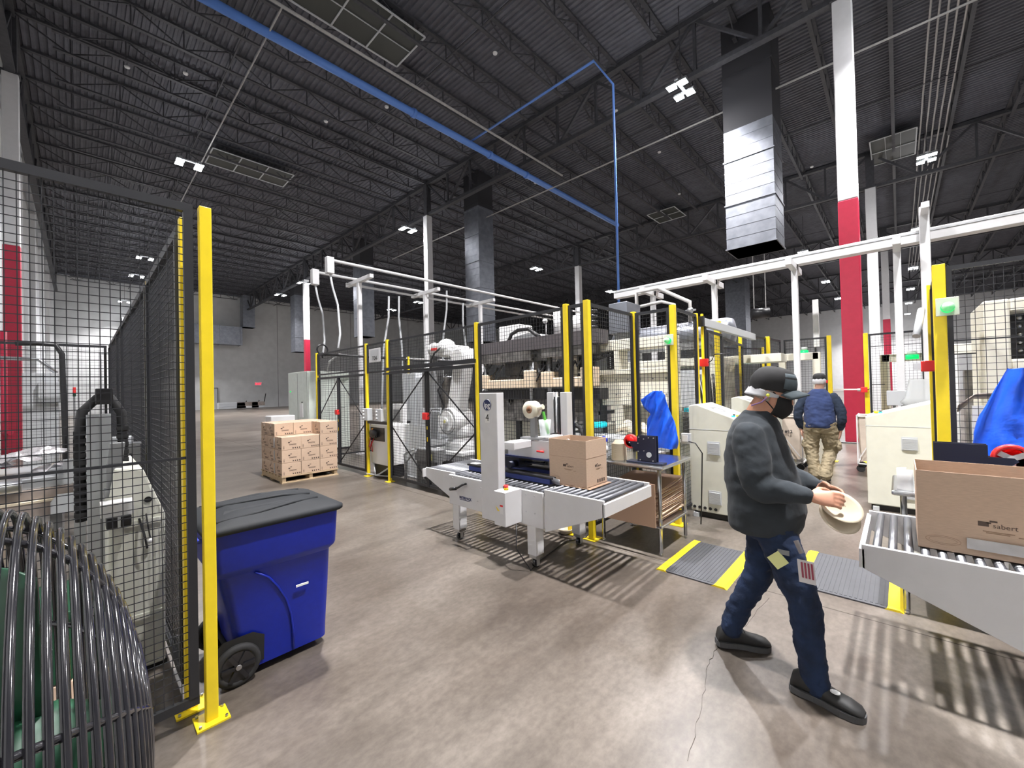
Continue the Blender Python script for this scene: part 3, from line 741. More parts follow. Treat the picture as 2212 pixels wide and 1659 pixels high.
# ---- case sealers
def caster(parent,x,y,h=.11):
    t=MB(); t.box(x-.02,x+.02,y-.028,y-.022,.02,h).box(x-.02,x+.02,y+.022,y+.028,.02,h).box(x-.03,x+.03,y-.03,y+.03,h-.006,h+.004)
    f=t.build('caster',['steel'],parent); MB().cyl((x-.0,y-.014,.042),(x-.0,y+.014,.042),.042,n=24).build('caster_wheel','gloss_black',f); return f
def sealer(name,label,sgn=1,full=True):
    "case sealer running along y, local frame: near side x=0, far side x=.8, centre y=0 (world 2.85)"
    t=thing(name,label,'case sealer'); W=.80
    Y=lambda y:(y-2.85)*sgn
    # side frames
    for x0,nm in ((0,'side_frame'),(W-.03,'side_frame')):
        b=MB()
        b.prism([(Y(3.56),.38),(Y(2.26),.38),(Y(2.26),.69),(Y(3.56),.69)],'x',x0,x0+.03)
        b.build(nm,'machine_gray',t,bevel=.004)
        b=MB(); b.prism([(Y(3.52),.40),(Y(3.52),.705),(Y(4.05),.705),(Y(4.05),.60)],'x',x0+(.04 if x0==0 else -.04),x0+(.06 if x0==0 else -.02)); b.build('infeed_side','machine_gray',t,bevel=.003)
        b=MB(); b.prism([(Y(2.24),.36),(Y(2.24),.725),(Y(1.66),.725),(Y(1.66),.60)],'x',x0,x0+.022); b.build('outfeed_side','machine_gray',t,bevel=.003)
    MB().box(.0,W,Y(1.66)-.011,Y(1.66)+.011,.60,.70).build('end_rail','machine_gray',t)
    MB().box(.0,W,Y(4.05)-.011,Y(4.05)+.011,.60,.69).build('end_rail','machine_gray',t)
    # rollers
    for k in range(9): MB().cyl((.024,Y(1.72+k*.062),.705),(W-.024,Y(1.72+k*.062),.705),.0185,n=16).build('roller','roller' if full else 'roller_steel',t)
    for k in range(9): MB().cyl((.06,Y(3.56+k*.057),.69),(W-.06,Y(3.56+k*.057),.69),.0155,n=14).build('roller','roller_steel' if full else 'roller',t)
    for k in range(20): MB().cyl((.035,Y(2.30+k*.062),.690),(W-.035,Y(2.30+k*.062),.690),.015,n=12).build('center_roller','roller',t)
    # legs
    for x,y in ((.06,2.40),(.06,3.46),(W-.06,2.40),(W-.06,3.46)):
        l=MB().box(x-.055,x+.055,Y(y)-.05,Y(y)+.05,.12,.60).build('leg','machine_gray',t,bevel=.005)
        MB().box(x-.045,x+.045,Y(y)-.04,Y(y)+.04,.09,.12).build('leg_foot','steel',l); caster(t,x,Y(y),.092)
    # columns
    for x0,x1 in ((-.075,.02),(W-.02,W+.075)):
        b=MB()
        if x0<0:
            b.box(x0,x1,Y(2.72),Y(2.96),.36,1.565)
        else:
            b.box(x0,x1,Y(2.54),Y(2.63),.62,1.55); b.box(x0,x1,Y(2.72),Y(2.81),.62,1.55); b.box(x0+.03,x1,Y(2.6),Y(2.75),.62,1.5); b.box(x0,x1,Y(2.54),Y(2.81),.62,.80)
        b.build('column','machine_gray',t,bevel=.006)
    MB().box(-.07,.015,Y(2.725),Y(2.955),1.565,1.58).build('column_cap','plastic_black',t)
    MB().box(W-.02,W+.03,Y(2.64),Y(2.71),.8,1.5).build('spindle_slot','plastic_black',t)
    MB().cyl((W-.025,Y(2.675),.8),(W-.025,Y(2.675),1.55),.012).build('lead_screw','steel',t)
    # bridge arm across and head plates
    b=MB(); b.box(.02,W-.02,Y(2.60),Y(2.74),1.03,1.10); b.build('bridge','machine_gray',t,bevel=.006)
    b=MB(); b.prism([(Y(2.92),1.0),(Y(2.92),1.07),(Y(2.35),1.10),(Y(2.30),1.02),(Y(2.32),.955),(Y(2.45),.925),(Y(2.92),.93)],'x',.27,.285); b.prism([(Y(2.92),1.0),(Y(2.92),1.07),(Y(2.35),1.10),(Y(2.30),1.02),(Y(2.32),.955),(Y(2.45),.925),(Y(2.92),.93)],'x',.52,.535); b.build('head_plate','machine_gray',t)
    MB().box(.25,.56,Y(2.95),Y(2.30),.915,.93).build('head_skid','navy',t)
    b=MB(); b.box(.30,.50,Y(3.0),Y(2.8),.80,.90); b.cyl((.2,Y(2.85),.84),(.3,Y(2.85),.84),.035); b.cyl((.4,Y(2.86),.85),(.4,Y(2.55),.85),.012); b.build('tape_head','navy_dark',t)
    MB().cyl((.25,Y(2.52),1.0),(.25,Y(2.44),1.0),.009).build('red_lever','red',t)
    # side belt drives
    for x in (.20,.52):
        f=MB(); f.box(x,x+.11,Y(3.49),Y(2.30),.765,.785); f.build('belt_cover','plastic_black',t,bevel=.004)
        MB().box(x+.004,x+.106,Y(3.47),Y(2.34),.712,.764).build('drive_belt','blue_belt',t,bevel=.01)
    MB().box(.22,.30,Y(3.46),Y(3.36),.786,.788).build('caution_sticker','paper',t)
    MB().box(.02,.78,Y(2.27),Y(2.22),.66,.70).build('cross_plate','plastic_black',t)
    # crank handle, e-stop box
    b=MB(); b.tube([(-.005,Y(3.27),.63),(-.05,Y(3.27),.63),(-.055,Y(3.36),.58),(-.055,Y(3.44),.565)],.012,8); b.tube([(-.055,Y(3.37),.577),(-.055,Y(3.47),.555)],.017,8); b.build('crank_handle','plastic_black',t)
    b=MB(); b.box(-.215,-.0,Y(2.50),Y(2.64),.40,.70); b.build('control_box','machine_gray',t,bevel=.005)
    MB().cyl((-.13,Y(2.57),.70),(-.13,Y(2.57),.722),.02).build('estop_collar','yellow',t)
    MB().cyl((-.13,Y(2.57),.722),(-.13,Y(2.57),.742),.021).build('estop_button','red',t)
    MB().cyl((-.10,Y(2.62),.70),(-.10,Y(2.62),.718),.014).build('power_button','plastic_black',t)
    MB().box(-.2165,-.215,Y(2.53),Y(2.565),.51,.59).build('warning_label','paper',t)
    MB().box(-.2170,-.215,Y(2.53),Y(2.565),.572,.588).build('danger_stripe','red',t)
    b=MB(); b.prism([(Y(2.595),.53),(Y(2.62),.57),(Y(2.633) if 0 else Y(2.57),.53)],'x',-.2170,-.215); b.build('hazard_triangle','yellow',t)
    for (y,z) in ((3.45,.55),(3.1,.48),(3.05,.62),(2.99,.45),(3.5,.66),(2.45,.65),(2.35,.65),(2.45,.5),(2.35,.5)): MB().cyl((-.004,Y(y),z),(.0,Y(y),z),.007,n=8).build('bolt_head','steel',t)
    return t
S=sealer('case_sealer','grey case sealer with round blue badge and number 4 on its column')
S.location=(2.74,2.85,0)
# badge and number on the column (faces the camera side, -x)
MB().cyl((-.076,.0,1.45),(-.079,.0,1.45),.058,n=32).build('blue_badge','navy',S)
MB().tube([(-.080,.054*math.cos(a*PI/16),1.45+.054*math.sin(a*PI/16)) for a in range(32)],.0016,5,closed=True).build('badge_ring','paper',S)
text('ipg',.07,S,(-.0798,0,1.448),(PI/2,0,-PI/2),'paper',offset=.0012)
MB().box(-.0768,-.075,-.033,.033,1.28,1.375).build('number_plate','paper',S)
text('4',.095,S,(-.0775,.0,1.328),(PI/2,0,-PI/2),'ink_black')
text('INTERPACK',.036,S,(-.0015,.44,.475),(PI/2,0,-PI/2),'navy',offset=.001,align='CENTER')
MB().box(-.002,0,.37,.53,.452,.457).build('logo_underline','navy',S)
# tape roll holder on the bridge
t=thing('tape_roll_holder','grey arm carrying a cream tape roll above the case sealer','tape roll holder',(3.05,2.60,1.12))
MB().box(-.02,.02,-.03,.03,-.02,.25).box(-.05,.05,-.1,.14,-.02,.0).build('arm','gray_mid',t)
MB().tube([(0,.05,.26),(0,-.12,.30)],.025,8).build('spindle','roll_cream',t)
t2=thing('tape_roll','large cream tape roll on the case sealer arm','tape roll',(3.05,2.62,1.39)); 
b=MB(); b.lathe([(.035,-.045),(.085,-.045),(.085,.045),(.035,.045),(.035,-.045)],Matrix.Rotation(PI/2,4,'Y'),n=28); b.build('roll','roll_cream',t2); MB().lathe([(.012,-.046),(.036,-.046),(.036,.046),(.012,.046),(.012,-.046)],Matrix.Rotation(PI/2,4,'Y'),n=20).build('core','rollcore',t2)
t=thing('clear_tub','clear plastic tub with a green handle on the sealer bridge','tub',(3.22,2.60,1.12)); b=MB(); b.lathe([(.05,0),(.065,.16),(.062,.16),(.047,.005)],n=18); b.build('tub','clear',t)
t=thing('green_cutter','green handled cutter standing in the clear tub','cutter',(3.22,2.56,1.14)); MB().bar((0,.0,.0),(0,.06,.22),.03,.015).build('handle','green_tool',t); 
t=thing('loose_tool','red and black tool lying on the sealer bridge','tool',(3.40,2.63,1.108)); MB().tube([(-.09,.02,.012),(0,0,.014),(.05,-.02,.012)],.010,6).build('grip','plastic_black',t); MB().tube([(.05,-.02,.012),(.10,.02,.01)],.006,6).build('blade','wire_red',t)
t=thing('loose_tool','black pliers lying on the sealer bridge nearest the far column','tool',(3.31,2.66,1.108)); MB().tube([(-.05,-.02,.01),(0,0,.012),(.05,-.015,.01)],.007,6).tube([(-.05,.02,.01),(0,0,.012),(.05,.015,.01)],.007,6).build('pliers','plastic_black',t)
# open carton on the outfeed
C1=carton(.335,.40,.405,open_top=True,mark=False); C1.location=(3.155,2.17,.728); C1['label']='open brown carton standing on the left case sealer rollers'; C1['category']='box'
MB().box(-.169,.169,-.2015,-.199,.25,.252).box(-.1695,-.167,-.2,.2,.25,.252).build('fold_crease','cardboard_dark',C1)
def sabert(parent,u,v,s,face,mats='ink'):
    "printed mark: dark block, tick and lettering lines; face 'x' normal -x (u along -y) or 'y' normal -y (u along x)"
    off={'x':parent['off_x'],'y':parent['off_y']}[face]
    def bx(b,u0,u1,v0,v1):
        if face=='x': b.box(off-.001,off,-(u+u1*s),-(u+u0*s),v+v0*s,v+v1*s)
        else: b.box(u+u0*s,u+u1*s,off-.001,off,v+v0*s,v+v1*s)
    b=MB(); bx(b,-1.0,-.3,0,.45); bx(b,-.25,.25,.45,.62)
    bx(b,-.45,-.15,.3,.42); b.build('printed_block',mats,parent)
    b=MB()
    for k,(a,c) in enumerate(((-.7,1.3),(-.5,1.0),(1.5,2.1))): bx(b,a,c,-.5-.14*min(k,1.5),-.42-.14*min(k,1.5))
    b.build('printed_lines','ink_faint',parent)
    if face=='x': text('sabert',.62*s,parent,(off-.0008,-(u+.72*s),v+.13*s),(PI/2,0,-PI/2),mats,name='brand_lettering',extr=.0003)
    else: text('sabert',.62*s,parent,(u+.72*s,off-.0008,v+.13*s),(PI/2,0,0),mats,name='brand_lettering',extr=.0003)
def oval(parent,u,v,a,bb,off):
    MB().tube([(off-.0005,-(u+a*math.cos(k*PI/14)),v+bb*math.sin(k*PI/14)) for k in range(28)],.0009,4,closed=True).tube([(off-.0005,-(u+a*.8*math.cos(k*PI/14)),v+bb*.7*math.sin(k*PI/14)) for k in range(28)],.0007,4,closed=True).build('printed_oval','ink_faint',parent)
C1['off_x']=-.1680; C1['off_y']=-.2005
sabert(C1,.0,.165,.045,'x'); sabert(C1,.01,.165,.040,'y'); oval(C1,-.13,.05,.05,.022,-.1680)
b=MB()
for k in range(4): b.box(.0+.035*k,.022+.035*k,-.2014,-.2004,.02,.05)
b.build('handling_marks','ink',C1)
b=MB(); b.box(-.18,.18,-.24,.12,-.004,-.001); fl_=b.build('bottom_flap','cardboard_dark',C1)
for k in ('off_x','off_y'): del C1[k]
t=thing('side_paddle','bent steel guide paddle against the left open carton','guide',(2.97,2.35,.755)); MB().sheet([[(0,.05-.02*i,-.02+.05*j) for j in range(2)] for i in range(3)]+[[(-.02*i,.0-.05*i,-.02+.05*j) for j in range(2)] for i in range(1,4)],.004).build('paddle','steel',t)
# ---- right conveyor (mirror of the left one, its outfeed end)
S2=sealer('case_sealer','second grey case sealer entering at the right edge, big carton on its rollers',-1,False)
S2.location=(2.87,-1.02,0)
# big open carton on it
C2=carton(.40,.52,.40,open_top=True,mark=False); C2.location=(3.20,-.31,.728); C2['label']='large open brown carton at the right edge with dark printed logo'; C2['category']='box'
C2['off_x']=-.2005; C2['off_y']=-.2605
sabert(C2,.0,.155,.050,'x'); oval(C2,-.17,.055,.062,.022,-.2005)
for k in ('off_x','off_y'): del C2[k]
t=thing('side_paddle','blurred steel guide paddle under the large right carton','guide',(3.0,-.36,.79)); MB().box(-.03,-.02,-.16,.14,-.02,.03).build('paddle','steel',t)
# ---- steel tables with cartons flats below
def table(name,label,x0,x1,y0,y1,z=.845):
    t=thing(name,label,'table',((x0+x1)/2,(y0+y1)/2,0)); a,c=(x1-x0)/2,(y1-y0)/2
    MB().box(-a,a,-c,c,z-.035,z).build('table_top','stainless',t,bevel=.012)
    for sx in (-1,1):
        for sy in (-1,1):
            l=MB().cyl((sx*(a-.06),sy*(c-.06),.03),(sx*(a-.06),sy*(c-.06),z-.03),.018).build('leg','stainless',t); MB().lathe([(.010,0),(.016,.012),(.014,.03)],Matrix.Translation((sx*(a-.06),sy*(c-.06),0)),n=12).build('foot','steel',l)
    MB().box(-a+.04,a-.04,-c+.04,c-.04,.255,.28).build('lower_shelf','stainless',t,bevel=.006)
    return t
table('steel_table','stainless steel table right of the left case sealer',3.68,4.40,1.60,2.33)
table('steel_table','stainless steel table behind the large right carton',3.82,4.45,-.95,.06)
t=thing('plastic_sheet','curled clear plastic sheet standing on the right steel table corner','sheet',(3.92,-.02,.846)); MB().sheet([[(.05*math.cos(a*.35),.05*math.sin(a*.35),z) for z in (0,.07,.14)] for a in range(12)],.002).build('sheet','clear_white',t)
random.seed(11)
for k in range(17):
    w=.66+random.uniform(-.03,.03); o=MB(); nx=6
    tilt=.012*k*.55
    P=[[(-.33+.66*i/nx+.0,(-.33+.66*j/4)*.82,(.022*(i/nx)+.006*math.sin(i*.9+k))*(.3+k/14)+random.uniform(0,.001)) for j in range(5)] for i in range(nx+1)]
    o.sheet(P,.009); q=o.build('carton_flat','cardboard_light' if k%2 else 'cardboard_dark',None); q.location=(4.06+random.uniform(-.015,.05),1.93+random.uniform(-.005,.005)+.035,.30+k*.0185); q.rotation_euler=(0,0,random.uniform(-.03,.03))  # every other blank darker, painting the shaded gaps in the pile
    tag(q,'folded carton blank in the pile on the lower table shelf','box','carton blanks under the left steel table')
# tall carton side board leaning on the pile (dark brown)
o=MB().box(-.006,.006,-.36,.36,0,.40).build('carton_flat','cardboard_dark'); o.location=(3.655,2.10,.30); o.rotation_euler=(0,0,0); tag(o,'dark folded carton standing upright behind the sealer outfeed','box'); o.location=(3.64,2.02,.285); 
# navy tape dispenser
def dispenser(x,y,label,rz=0,s=1):
    t=thing('tape_dispenser',label,'tape dispenser',(x,y,.846),rz=rz)
    MB().box(-.055,.055,-.17,.20,0,.014).build('base','navy_dark',t,bevel=.004)
    pl=[(-.10,.012),(-.10,.265),(.09,.265),(.09,.205),(.175,.205),(.19,.19),(.09,.10),(.09,.012)]
    for x0 in (-.03,.02): MB().prism(pl,'x',x0,x0+.008).build('side_plate','navy_dark',t)
    b=MB()
    for (yy,zz) in ((-.08,.25),(-.03,.25),(.07,.25),(.02,.235),(.02,.12),(.08,.19),(.08,.11),(-.07,.03),(.06,.03),(.17,.19)): b.cyl((-.036,yy,zz),(-.029,yy,zz),.006,n=8)
    b.build('plate_screws','steel',t)
    MB().cyl((-.034,-.03,.085),(-.030,-.03,.085),.026,n=20).build('inner_roller','gray_light',t)
    r=MB(); r.lathe([(.052,-.016),(.07,-.016),(.07,.016),(.052,.016),(.052,-.016)],Matrix.Translation((0,.17,.20))@Matrix.Rotation(PI/2,4,'Y'),n=28); rr_=r.build('red_roll','red',t)
    hbm=MB()
    for k in range(3): a=k*2*PI/3+.5; hbm.bar((0,.17,.20),(0,.17+.052*math.cos(a),.20+.052*math.sin(a)),.025,.012,up=(1,0,0))
    hbm.cyl((-.014,.17,.20),(.014,.17,.20),.016); hbm.build('spoked_hub','paper',rr_)
    t.scale=(s,s,s)
    return t
dispenser(3.80,1.80,'navy tape dispenser with a red roll on the left steel table')
dispenser(3.95,-.28,'navy tape dispenser behind the large right carton, red roll to its right',rz=PI,s=1.25)
def bottle(x,y,z,label,s=1):
    t=thing('water_bottle',label,'bottle',(x,y,z)); MB().lathe([(.0,0),(.032*s,0),(.034*s,.01),(.034*s,.13*s),(.024*s,.15*s)],n=20).build('bottle_body','clear',t)
    MB().lathe([(.030*s,.145*s),(.033*s,.15*s),(.033*s,.172*s),(.012*s,.180*s),(.012*s,.192*s),(.0,.195*s)],n=20).build('cap','bottle_blue',t); MB().lathe([(.0335*s,.05*s),(.0345*s,.05*s),(.0345*s,.11*s),(.0335*s,.11*s)],n=20).build('paper_label','paper',t); MB().cyl((0,0,.195*s),(0,0,.207*s),.010*s).build('spout','paper',t)
bottle(3.80,2.28,.846,'blue capped bottle behind the left open carton',1.2)
bottle(3.98,-.68,.846,'blue capped bottle behind the large right carton',1.15)
# bowl stacks
def bowls(x,y,z,n,label,inv=True):
    for k in range(n):
        b=MB(); b.lathe([(.0,.0),(.04,.0),(.062,.03),(.078,.034),(.078,.037),(.060,.034),(.038,.004),(.0,.004)],Matrix.Rotation(PI,4,'X') if inv else Matrix.Identity(4),n=28); o=b.build('paper_bowl','tan_bowl'); o.location=(x,y,z+k*.0095); tag(o,label,'bowl','upturned bowls on the left steel table')
bowls(3.83,2.12,.884,18,'tan paper bowl in the upturned stack behind the left carton')
o=MB().lathe([(.0,.0),(.055,.0),(.078,.045),(.092,.050),(.092,.053),(.076,.050),(.052,.004),(.0,.004)],n=32).build('paper_bowl','tan_bowl'); o.location=(3.66,2.70,.002); tag(o,'tan paper bowl lying on the floor under the case sealer','bowl')
o=MB().lathe([(.0,.0),(.055,.0),(.078,.04),(.088,.045),(.088,.048),(.074,.045),(.052,.004),(.0,.004)],n=32).build('paper_bowl','tan_bowl'); o.location=(3.70,2.62,.03); o.rotation_euler=(.1,-.15,0); tag(o,'second tan paper bowl tilted on the floor bowl','bowl'); o.location=(3.66,2.70,.012); o.rotation_euler=(0,0,0)
# black cable under the sealer
tag(MB().tube([(2.66,2.5,.40),(2.62,2.47,.2),(2.7,2.38,.012),(2.9,2.45,.008),(3.2,2.5,.008),(3.45,2.55,.008),(3.66,2.45,.01),(3.9,2.5,.008)],.006,6).build('power_cable','plastic_black'),'black power cable trailing from the case sealer to the fence','cable')
# ---- anti-fatigue mats
def fmat(x0,x1,y0,y1,label,bands):
    t=thing('floor_mat',label,'mat',((x0+x1)/2,(y0+y1)/2,0)); a,c=(x1-x0)/2,(y1-y0)/2
    b=MB(); n=int(2*c/.028)
    b.box(-a,a,-c+.001,c-.001,0,.010)
    for i in range(n): y=-c+.004+(2*c-.008)*i/n; b.box(-a+.03,a-.02,y,y+.016,.010,.0125)
    b.build('mat_body','mat_gray',t)
    for (p,q) in bands: MB().prism([(p,.0),(p+(q-p)*.2,.0145),(q-(q-p)*.2,.0145),(q,.0)],'x',-a-.004,a+.004).build('yellow_border','yellow',t)
fmat(3.44,4.30,1.03,1.56,'grey ribbed floor mat with yellow ends left of the walking person',[(.19,.285),(-.285,-.17)])
fmat(3.86,4.72,.03,.64,'grey ribbed floor mat with yellow ends right of the walking person',[(.235,.33),(-.32,-.22)])
# ---- blue bags
def bag(name,label,prof,x,z0,z1,yc,depth,seed,hang=True):
    "draped plastic sheet: silhouette list (z, yleft, yright)"
    random.seed(seed); nx=22; rows=[]
    def w(z):
        for (a,b_) in zip(prof,prof[1:]):
            if a[0]<=z<=b_[0]:
                f=(z-a[0])/(b_[0]-a[0]); return a[1]+(b_[1]-a[1])*f,a[2]+(b_[2]-a[2])*f
        return prof[-1][1:]
    t=thing(name,label,'plastic bag',(x,yc,z0))
    m=26; R=[]
    for i in range(m+1):
        z=z0+(z1-z0)*i/m; l,r=w(z); ring_=[]
        for k in range(32):
            a=2*PI*k/32; u=math.cos(a); v=math.sin(a)
            y=(l+r)/2+(l-r)/2*u; dd=depth*(.35+.65*(1-i/m))*(.55 if v>0 else 1)
            fold=.018*math.sin(9*y/(.2)+i*.35+seed)+.012*math.sin(23*y/.3+i*.8)
            ring_.append((x and v*dd*-1+fold*(.4+abs(v)) ,y-yc+fold*.3,z-z0+.004*math.sin(k+i)))
        R.append(ring_)
    b=MB(); loft(b,R,cap0=False,cap1=True); o=b.build('bag_sheet','bag_blue',t); 
    return t
bag('blue_bag','crumpled blue plastic bag hung over the post left of the console',[(.885,2.15,1.82),(.95,2.17,1.80),(1.2,2.16,1.84),(1.27,2.11,1.88),(1.33,2.19,1.90),(1.43,2.24,1.93),(1.48,2.17,1.94),(1.53,2.08,1.97)],4.58,.885,1.53,2.0,.09,2)
bag('blue_drape','large blue plastic drape hanging from the mesh at the right edge',[(.80,-.40,-1.15),(1.0,-.37,-1.12),(1.20,-.38,-1.08),(1.32,-.41,-1.0),(1.52,-.50,-.86),(1.66,-.57,-.72)],4.55,.80,1.66,-.75,.12,5)
# outlet box with cable at the console
t=thing('outlet_box','grey outlet box with a black plug beside the left console','outlet',(4.80,1.80,.98)); MB().box(-.03,.03,-.05,.05,-.06,.06).build('box','gray_light',t,bevel=.005); MB().tube([(-.03,-.04,-.03),(-.05,-.12,-.04),(-.02,-.18,-.15),(.0,-.16,-.5),(.02,-.14,-.8),(.05,-.12,-.97)],.007,6).build('cable','plastic_black',t)
MB().box(-.04,-.03,-.03,.03,-.03,.04).build('plug','paper',t)
# ---- control consoles
def console(label,x0,x1,ya,yb,za,zb,front='x'):
    "sloped-top cabinet: side profile in y-z; ya tall end height za, yb low end height zb"
    t=thing('control_console',label,'console',((x0+x1)/2,(ya+yb)/2,0)); a=(x1-x0)/2; c=(ya-yb)/2
    s=1 if ya>yb else -1
    b=MB(); b.prism([(c,.07),(-c,.07),(-c,zb),(-c+.04*s,zb+.03),(c-.30*s,za),(c,za)] if 0 else [(c,.07),(-c,.07),(-c,zb),(c-.09*s,za),(c,za-.02)],'x',-a,a); b.build('cabinet_body','machine_beige',t,bevel=.012)
    MB().box(-a+.04,a-.04,-abs(c)+.03,abs(c)-.03,0,.07).build('plinth','plastic_black',t)
    MB().box(-a-.002,a+.002,-abs(c)-.002,abs(c)+.002,zb-.115,zb-.11).build('seam_line','gray_light',t)
    for z in (.78,.20):
        g=MB()
        for i in range(9): g.box(-a-.018,-a,c*.05-.06,c*.05+.06,z+i*.015-.01,z+i*.015)
        g.box(-a-.006,-a,c*.05-.07,c*.05+.07,z-.02,z+.14); g.build('vent_grille','gray_light',t)
    for i in range(5): MB().cyl((-a-.006,c*.85-i*.06*s,.12),(-a+.001,c*.85-i*.06*s,.12),.018,n=14).build('cable_port','rubber',t)
    # sloped top items
    ang=math.atan2(za-zb,abs(2*c)-.09)
    def top(u,v,du,dv,h,m,nm):
        zz=lambda y: zb+(za-zb)*((y*s+abs(c))/(abs(2*c)-.09))
        y0,y1=(v-dv)*s,(v+dv)*s
        MB().add([(u-du,y0,zz(y0)-.002),(u+du,y0,zz(y0)-.002),(u+du,y1,zz(y1)-.002),(u-du,y1,zz(y1)-.002),(u-du,y0,zz(y0)+h),(u+du,y0,zz(y0)+h),(u+du,y1,zz(y1)+h),(u-du,y1,zz(y1)+h)],[(3,2,1,0),(4,5,6,7),(0,1,5,4),(1,2,6,5),(2,3,7,6),(3,0,4,7)]).build(nm,m,t)
    top(-a*.3,.02,.10,.07,.003,'gray_mid','screen'); top(-a*.42,-.0,.05,.04,.004,'paper','keypad')
    zz=lambda y: zb+(za-zb)*((y*s+abs(c))/(abs(2*c)-.09))
    y=-abs(c)*.72*s; MB().cyl((-a*.35,y,zz(y)),(-a*.35,y,zz(y)+.028),.03).build('yellow_estop','yellow',t)
    y=-abs(c)*.62*s; MB().cyl((-a*.75,y,zz(y)),(-a*.75,y,zz(y)+.014),.02).build('green_button','cyan',t); MB().cyl((-a*.62,y,zz(y)),(-a*.62,y,zz(y)+.03),.012).build('selector','plastic_black',t)
    for yy in (c*.8,-c*.8): MB().box(-a-.01,-a+.05,yy-.03,yy+.03,.0,.05).build('foot','gray_light',t)
    return t
console('cream sloped console left of the walking person',5.14,5.74,1.89,1.30,1.36,1.17)
console('cream sloped console behind the walking person, partly hidden',6.85,7.4,1.88,1.32,1.40,1.2)
console('cream sloped console right of the aisle',6.73,7.33,-.42,.32,1.35,1.15)
# ---- canvas carts
def cart(label,x,y,w,d,rz=0,lettering=None):
    t=thing('laundry_cart',label,'cart',(x,y,0),rz=rz); b=MB()
    for sx in (-1,1):
        for sy in (-1,1): b.bar((sx*w/2,sy*d/2,.14),(sx*w/2,sy*d/2,1.0),.02)
    for z in (.15,.98):
        for s in (-1,1): b.bar((-w/2,s*d/2,z),(w/2,s*d/2,z),.02); b.bar((s*w/2,-d/2,z),(s*w/2,d/2,z),.02)
    b.bar((-w/2-.012,-d/2,.2),(-w/2-.012,0,.6),.012); b.bar((-w/2-.012,d/2,.2),(-w/2-.012,0,.6),.012)
    b.build('tube_frame','paper',t)
    R=[]
    for i in range(8):
        z=.2+i*.11; k=.84+.14*i/7; r=ring(w/2*k,d/2*k,z,.05); R.append([(p[0]+.008*math.sin(j*1.3+i*.7),p[1]+.008*math.cos(j*1.7+i),p[2]) for j,p in enumerate(r)])
    b=MB(); loft(b,R,cap1=False); b.build('canvas_bag','canvas',t)
    b=MB()
    for r_ in (R[-1],): b.tube([V(p) for p in r_],.018,6,closed=True)
    b.build('bag_rim','canvas',t)
    for sx in (-1,1):
        for sy in (-1,1): MB().cyl((sx*w*.42-.015,sy*d*.42,.06),(sx*w*.42+.015,sy*d*.42,.06),.06,n=16).build('wheel','rubber',t)
    if lettering: text(lettering,.075,t,(-w/2-.015,-.0,.70),(PI/2,0,-PI/2),'ink_black',name='lettering',offset=.002)
cart('cream canvas cart with dark stencilled lettering between the two people',9.15,1.56,.5,.54,0,'BIN #12')
cart('narrow cream canvas cart beside the right console',9.62,.36,.5,.4)
# ================= machines =================
def bx_on(b,p,q,dep,x=None,y=None):
    "box whose front face spans two seen corners on plane x= or y=, going dep back"
    a=at(*p,x=x,y=y); c=at(*q,x=x,y=y)
    if x is not None: b.box(x,x+dep,a.y,c.y,a.z,c.z)
    else: b.box(a.x,c.x,y,y+dep,a.z,c.z)
    return b
def one(name,b,mats,label,cat,parent=None,**k):
    o=b.build(name,mats,parent,**k); return tag(o,label,cat)
# ---- left robot cell
t=thing('lift_column','light aluminium column carrying a black cable chain, inside the left cell','column',(.09,3.65,0))
b=MB(); b.box(-.06,.05,-.05,.05,0,1.50); b.build('column_profile','alu',t,bevel=.003)
MB().box(-.004,.004,-.054,-.05,.3,1.48).build('slot_line','gray_mid',t)
MB().box(.052,.085,-.06,.04,.62,1.0).build('side_panel','gray_light',t)
b=MB(); b.tube([(-.085,0,.85),(-.09,0,1.35),(-.075,0,1.52),(-.01,0,1.60),(.05,0,1.60),(.10,0,1.50),(.105,0,1.3),(.10,0,.80)],.026,8)
for i in range(12): b.box(-.115,-.06,-.03,.03,.88+i*.045,.905+i*.045); b.box(.075,.13,-.03,.03,.84+i*.05,.865+i*.05)
b.build('cable_chain','rubber',t)
MB().box(-.02,.06,-.05,.05,1.56,1.66).build('motor_box','plastic_black',t,bevel=.006)
t=thing('beige_machine','beige sloped machine housing behind the near mesh, left cell','machine',(.235,3.66,0))
b=MB(); b.prism([(-.13,0.03),(.11,0.03),(.118,.90),(.02,1.185),(-.10,1.20),(-.13,.98)],'y',-.44,.44); b.build('housing','machine_beige',t,bevel=.012)
for z_ in (.32,.86): MB().box(-.10,.10,-.455,-.44,z_,z_+.03).build('ledge','machine_beige',t)
MB().cyl((.04,-.447,1.0),(.04,-.44,1.0),.017).build('hole','plastic_black',t)
MB().box(-.12,.12,-.42,.42,0,.03).build('plinth','plastic_black',t)
MB().tube([(.03,-.45,.92),(.035,-.48,.86),(.045,-.47,.78)],.004,5).tube([(.0,-.45,.9),(.02,-.5,.80),(.03,-.49,.73)],.006,5).build('hanging_cable','plastic_black',t)
MB().ball((.045,-.475,.765),.014).build('connector','paper',t)
t=thing('drive_motor','small black motor on a white bracket in front of the beige housing','motor',(.145,3.12,.90)); b=MB(); b.box(-.05,.05,-.05,.05,-.0,.06); b.build('motor_body','plastic_black',t,bevel=.006); MB().box(-.006,.006,-.052,-.05,.002,.058).build('blue_stripe','gray_light',t); MB().box(-.07,.06,-.03,.09,.06,.13).build('bracket','robot_white',t); MB().box(-.02,.02,.05,.10,-.9,.06).build('support','machine_beige',t)
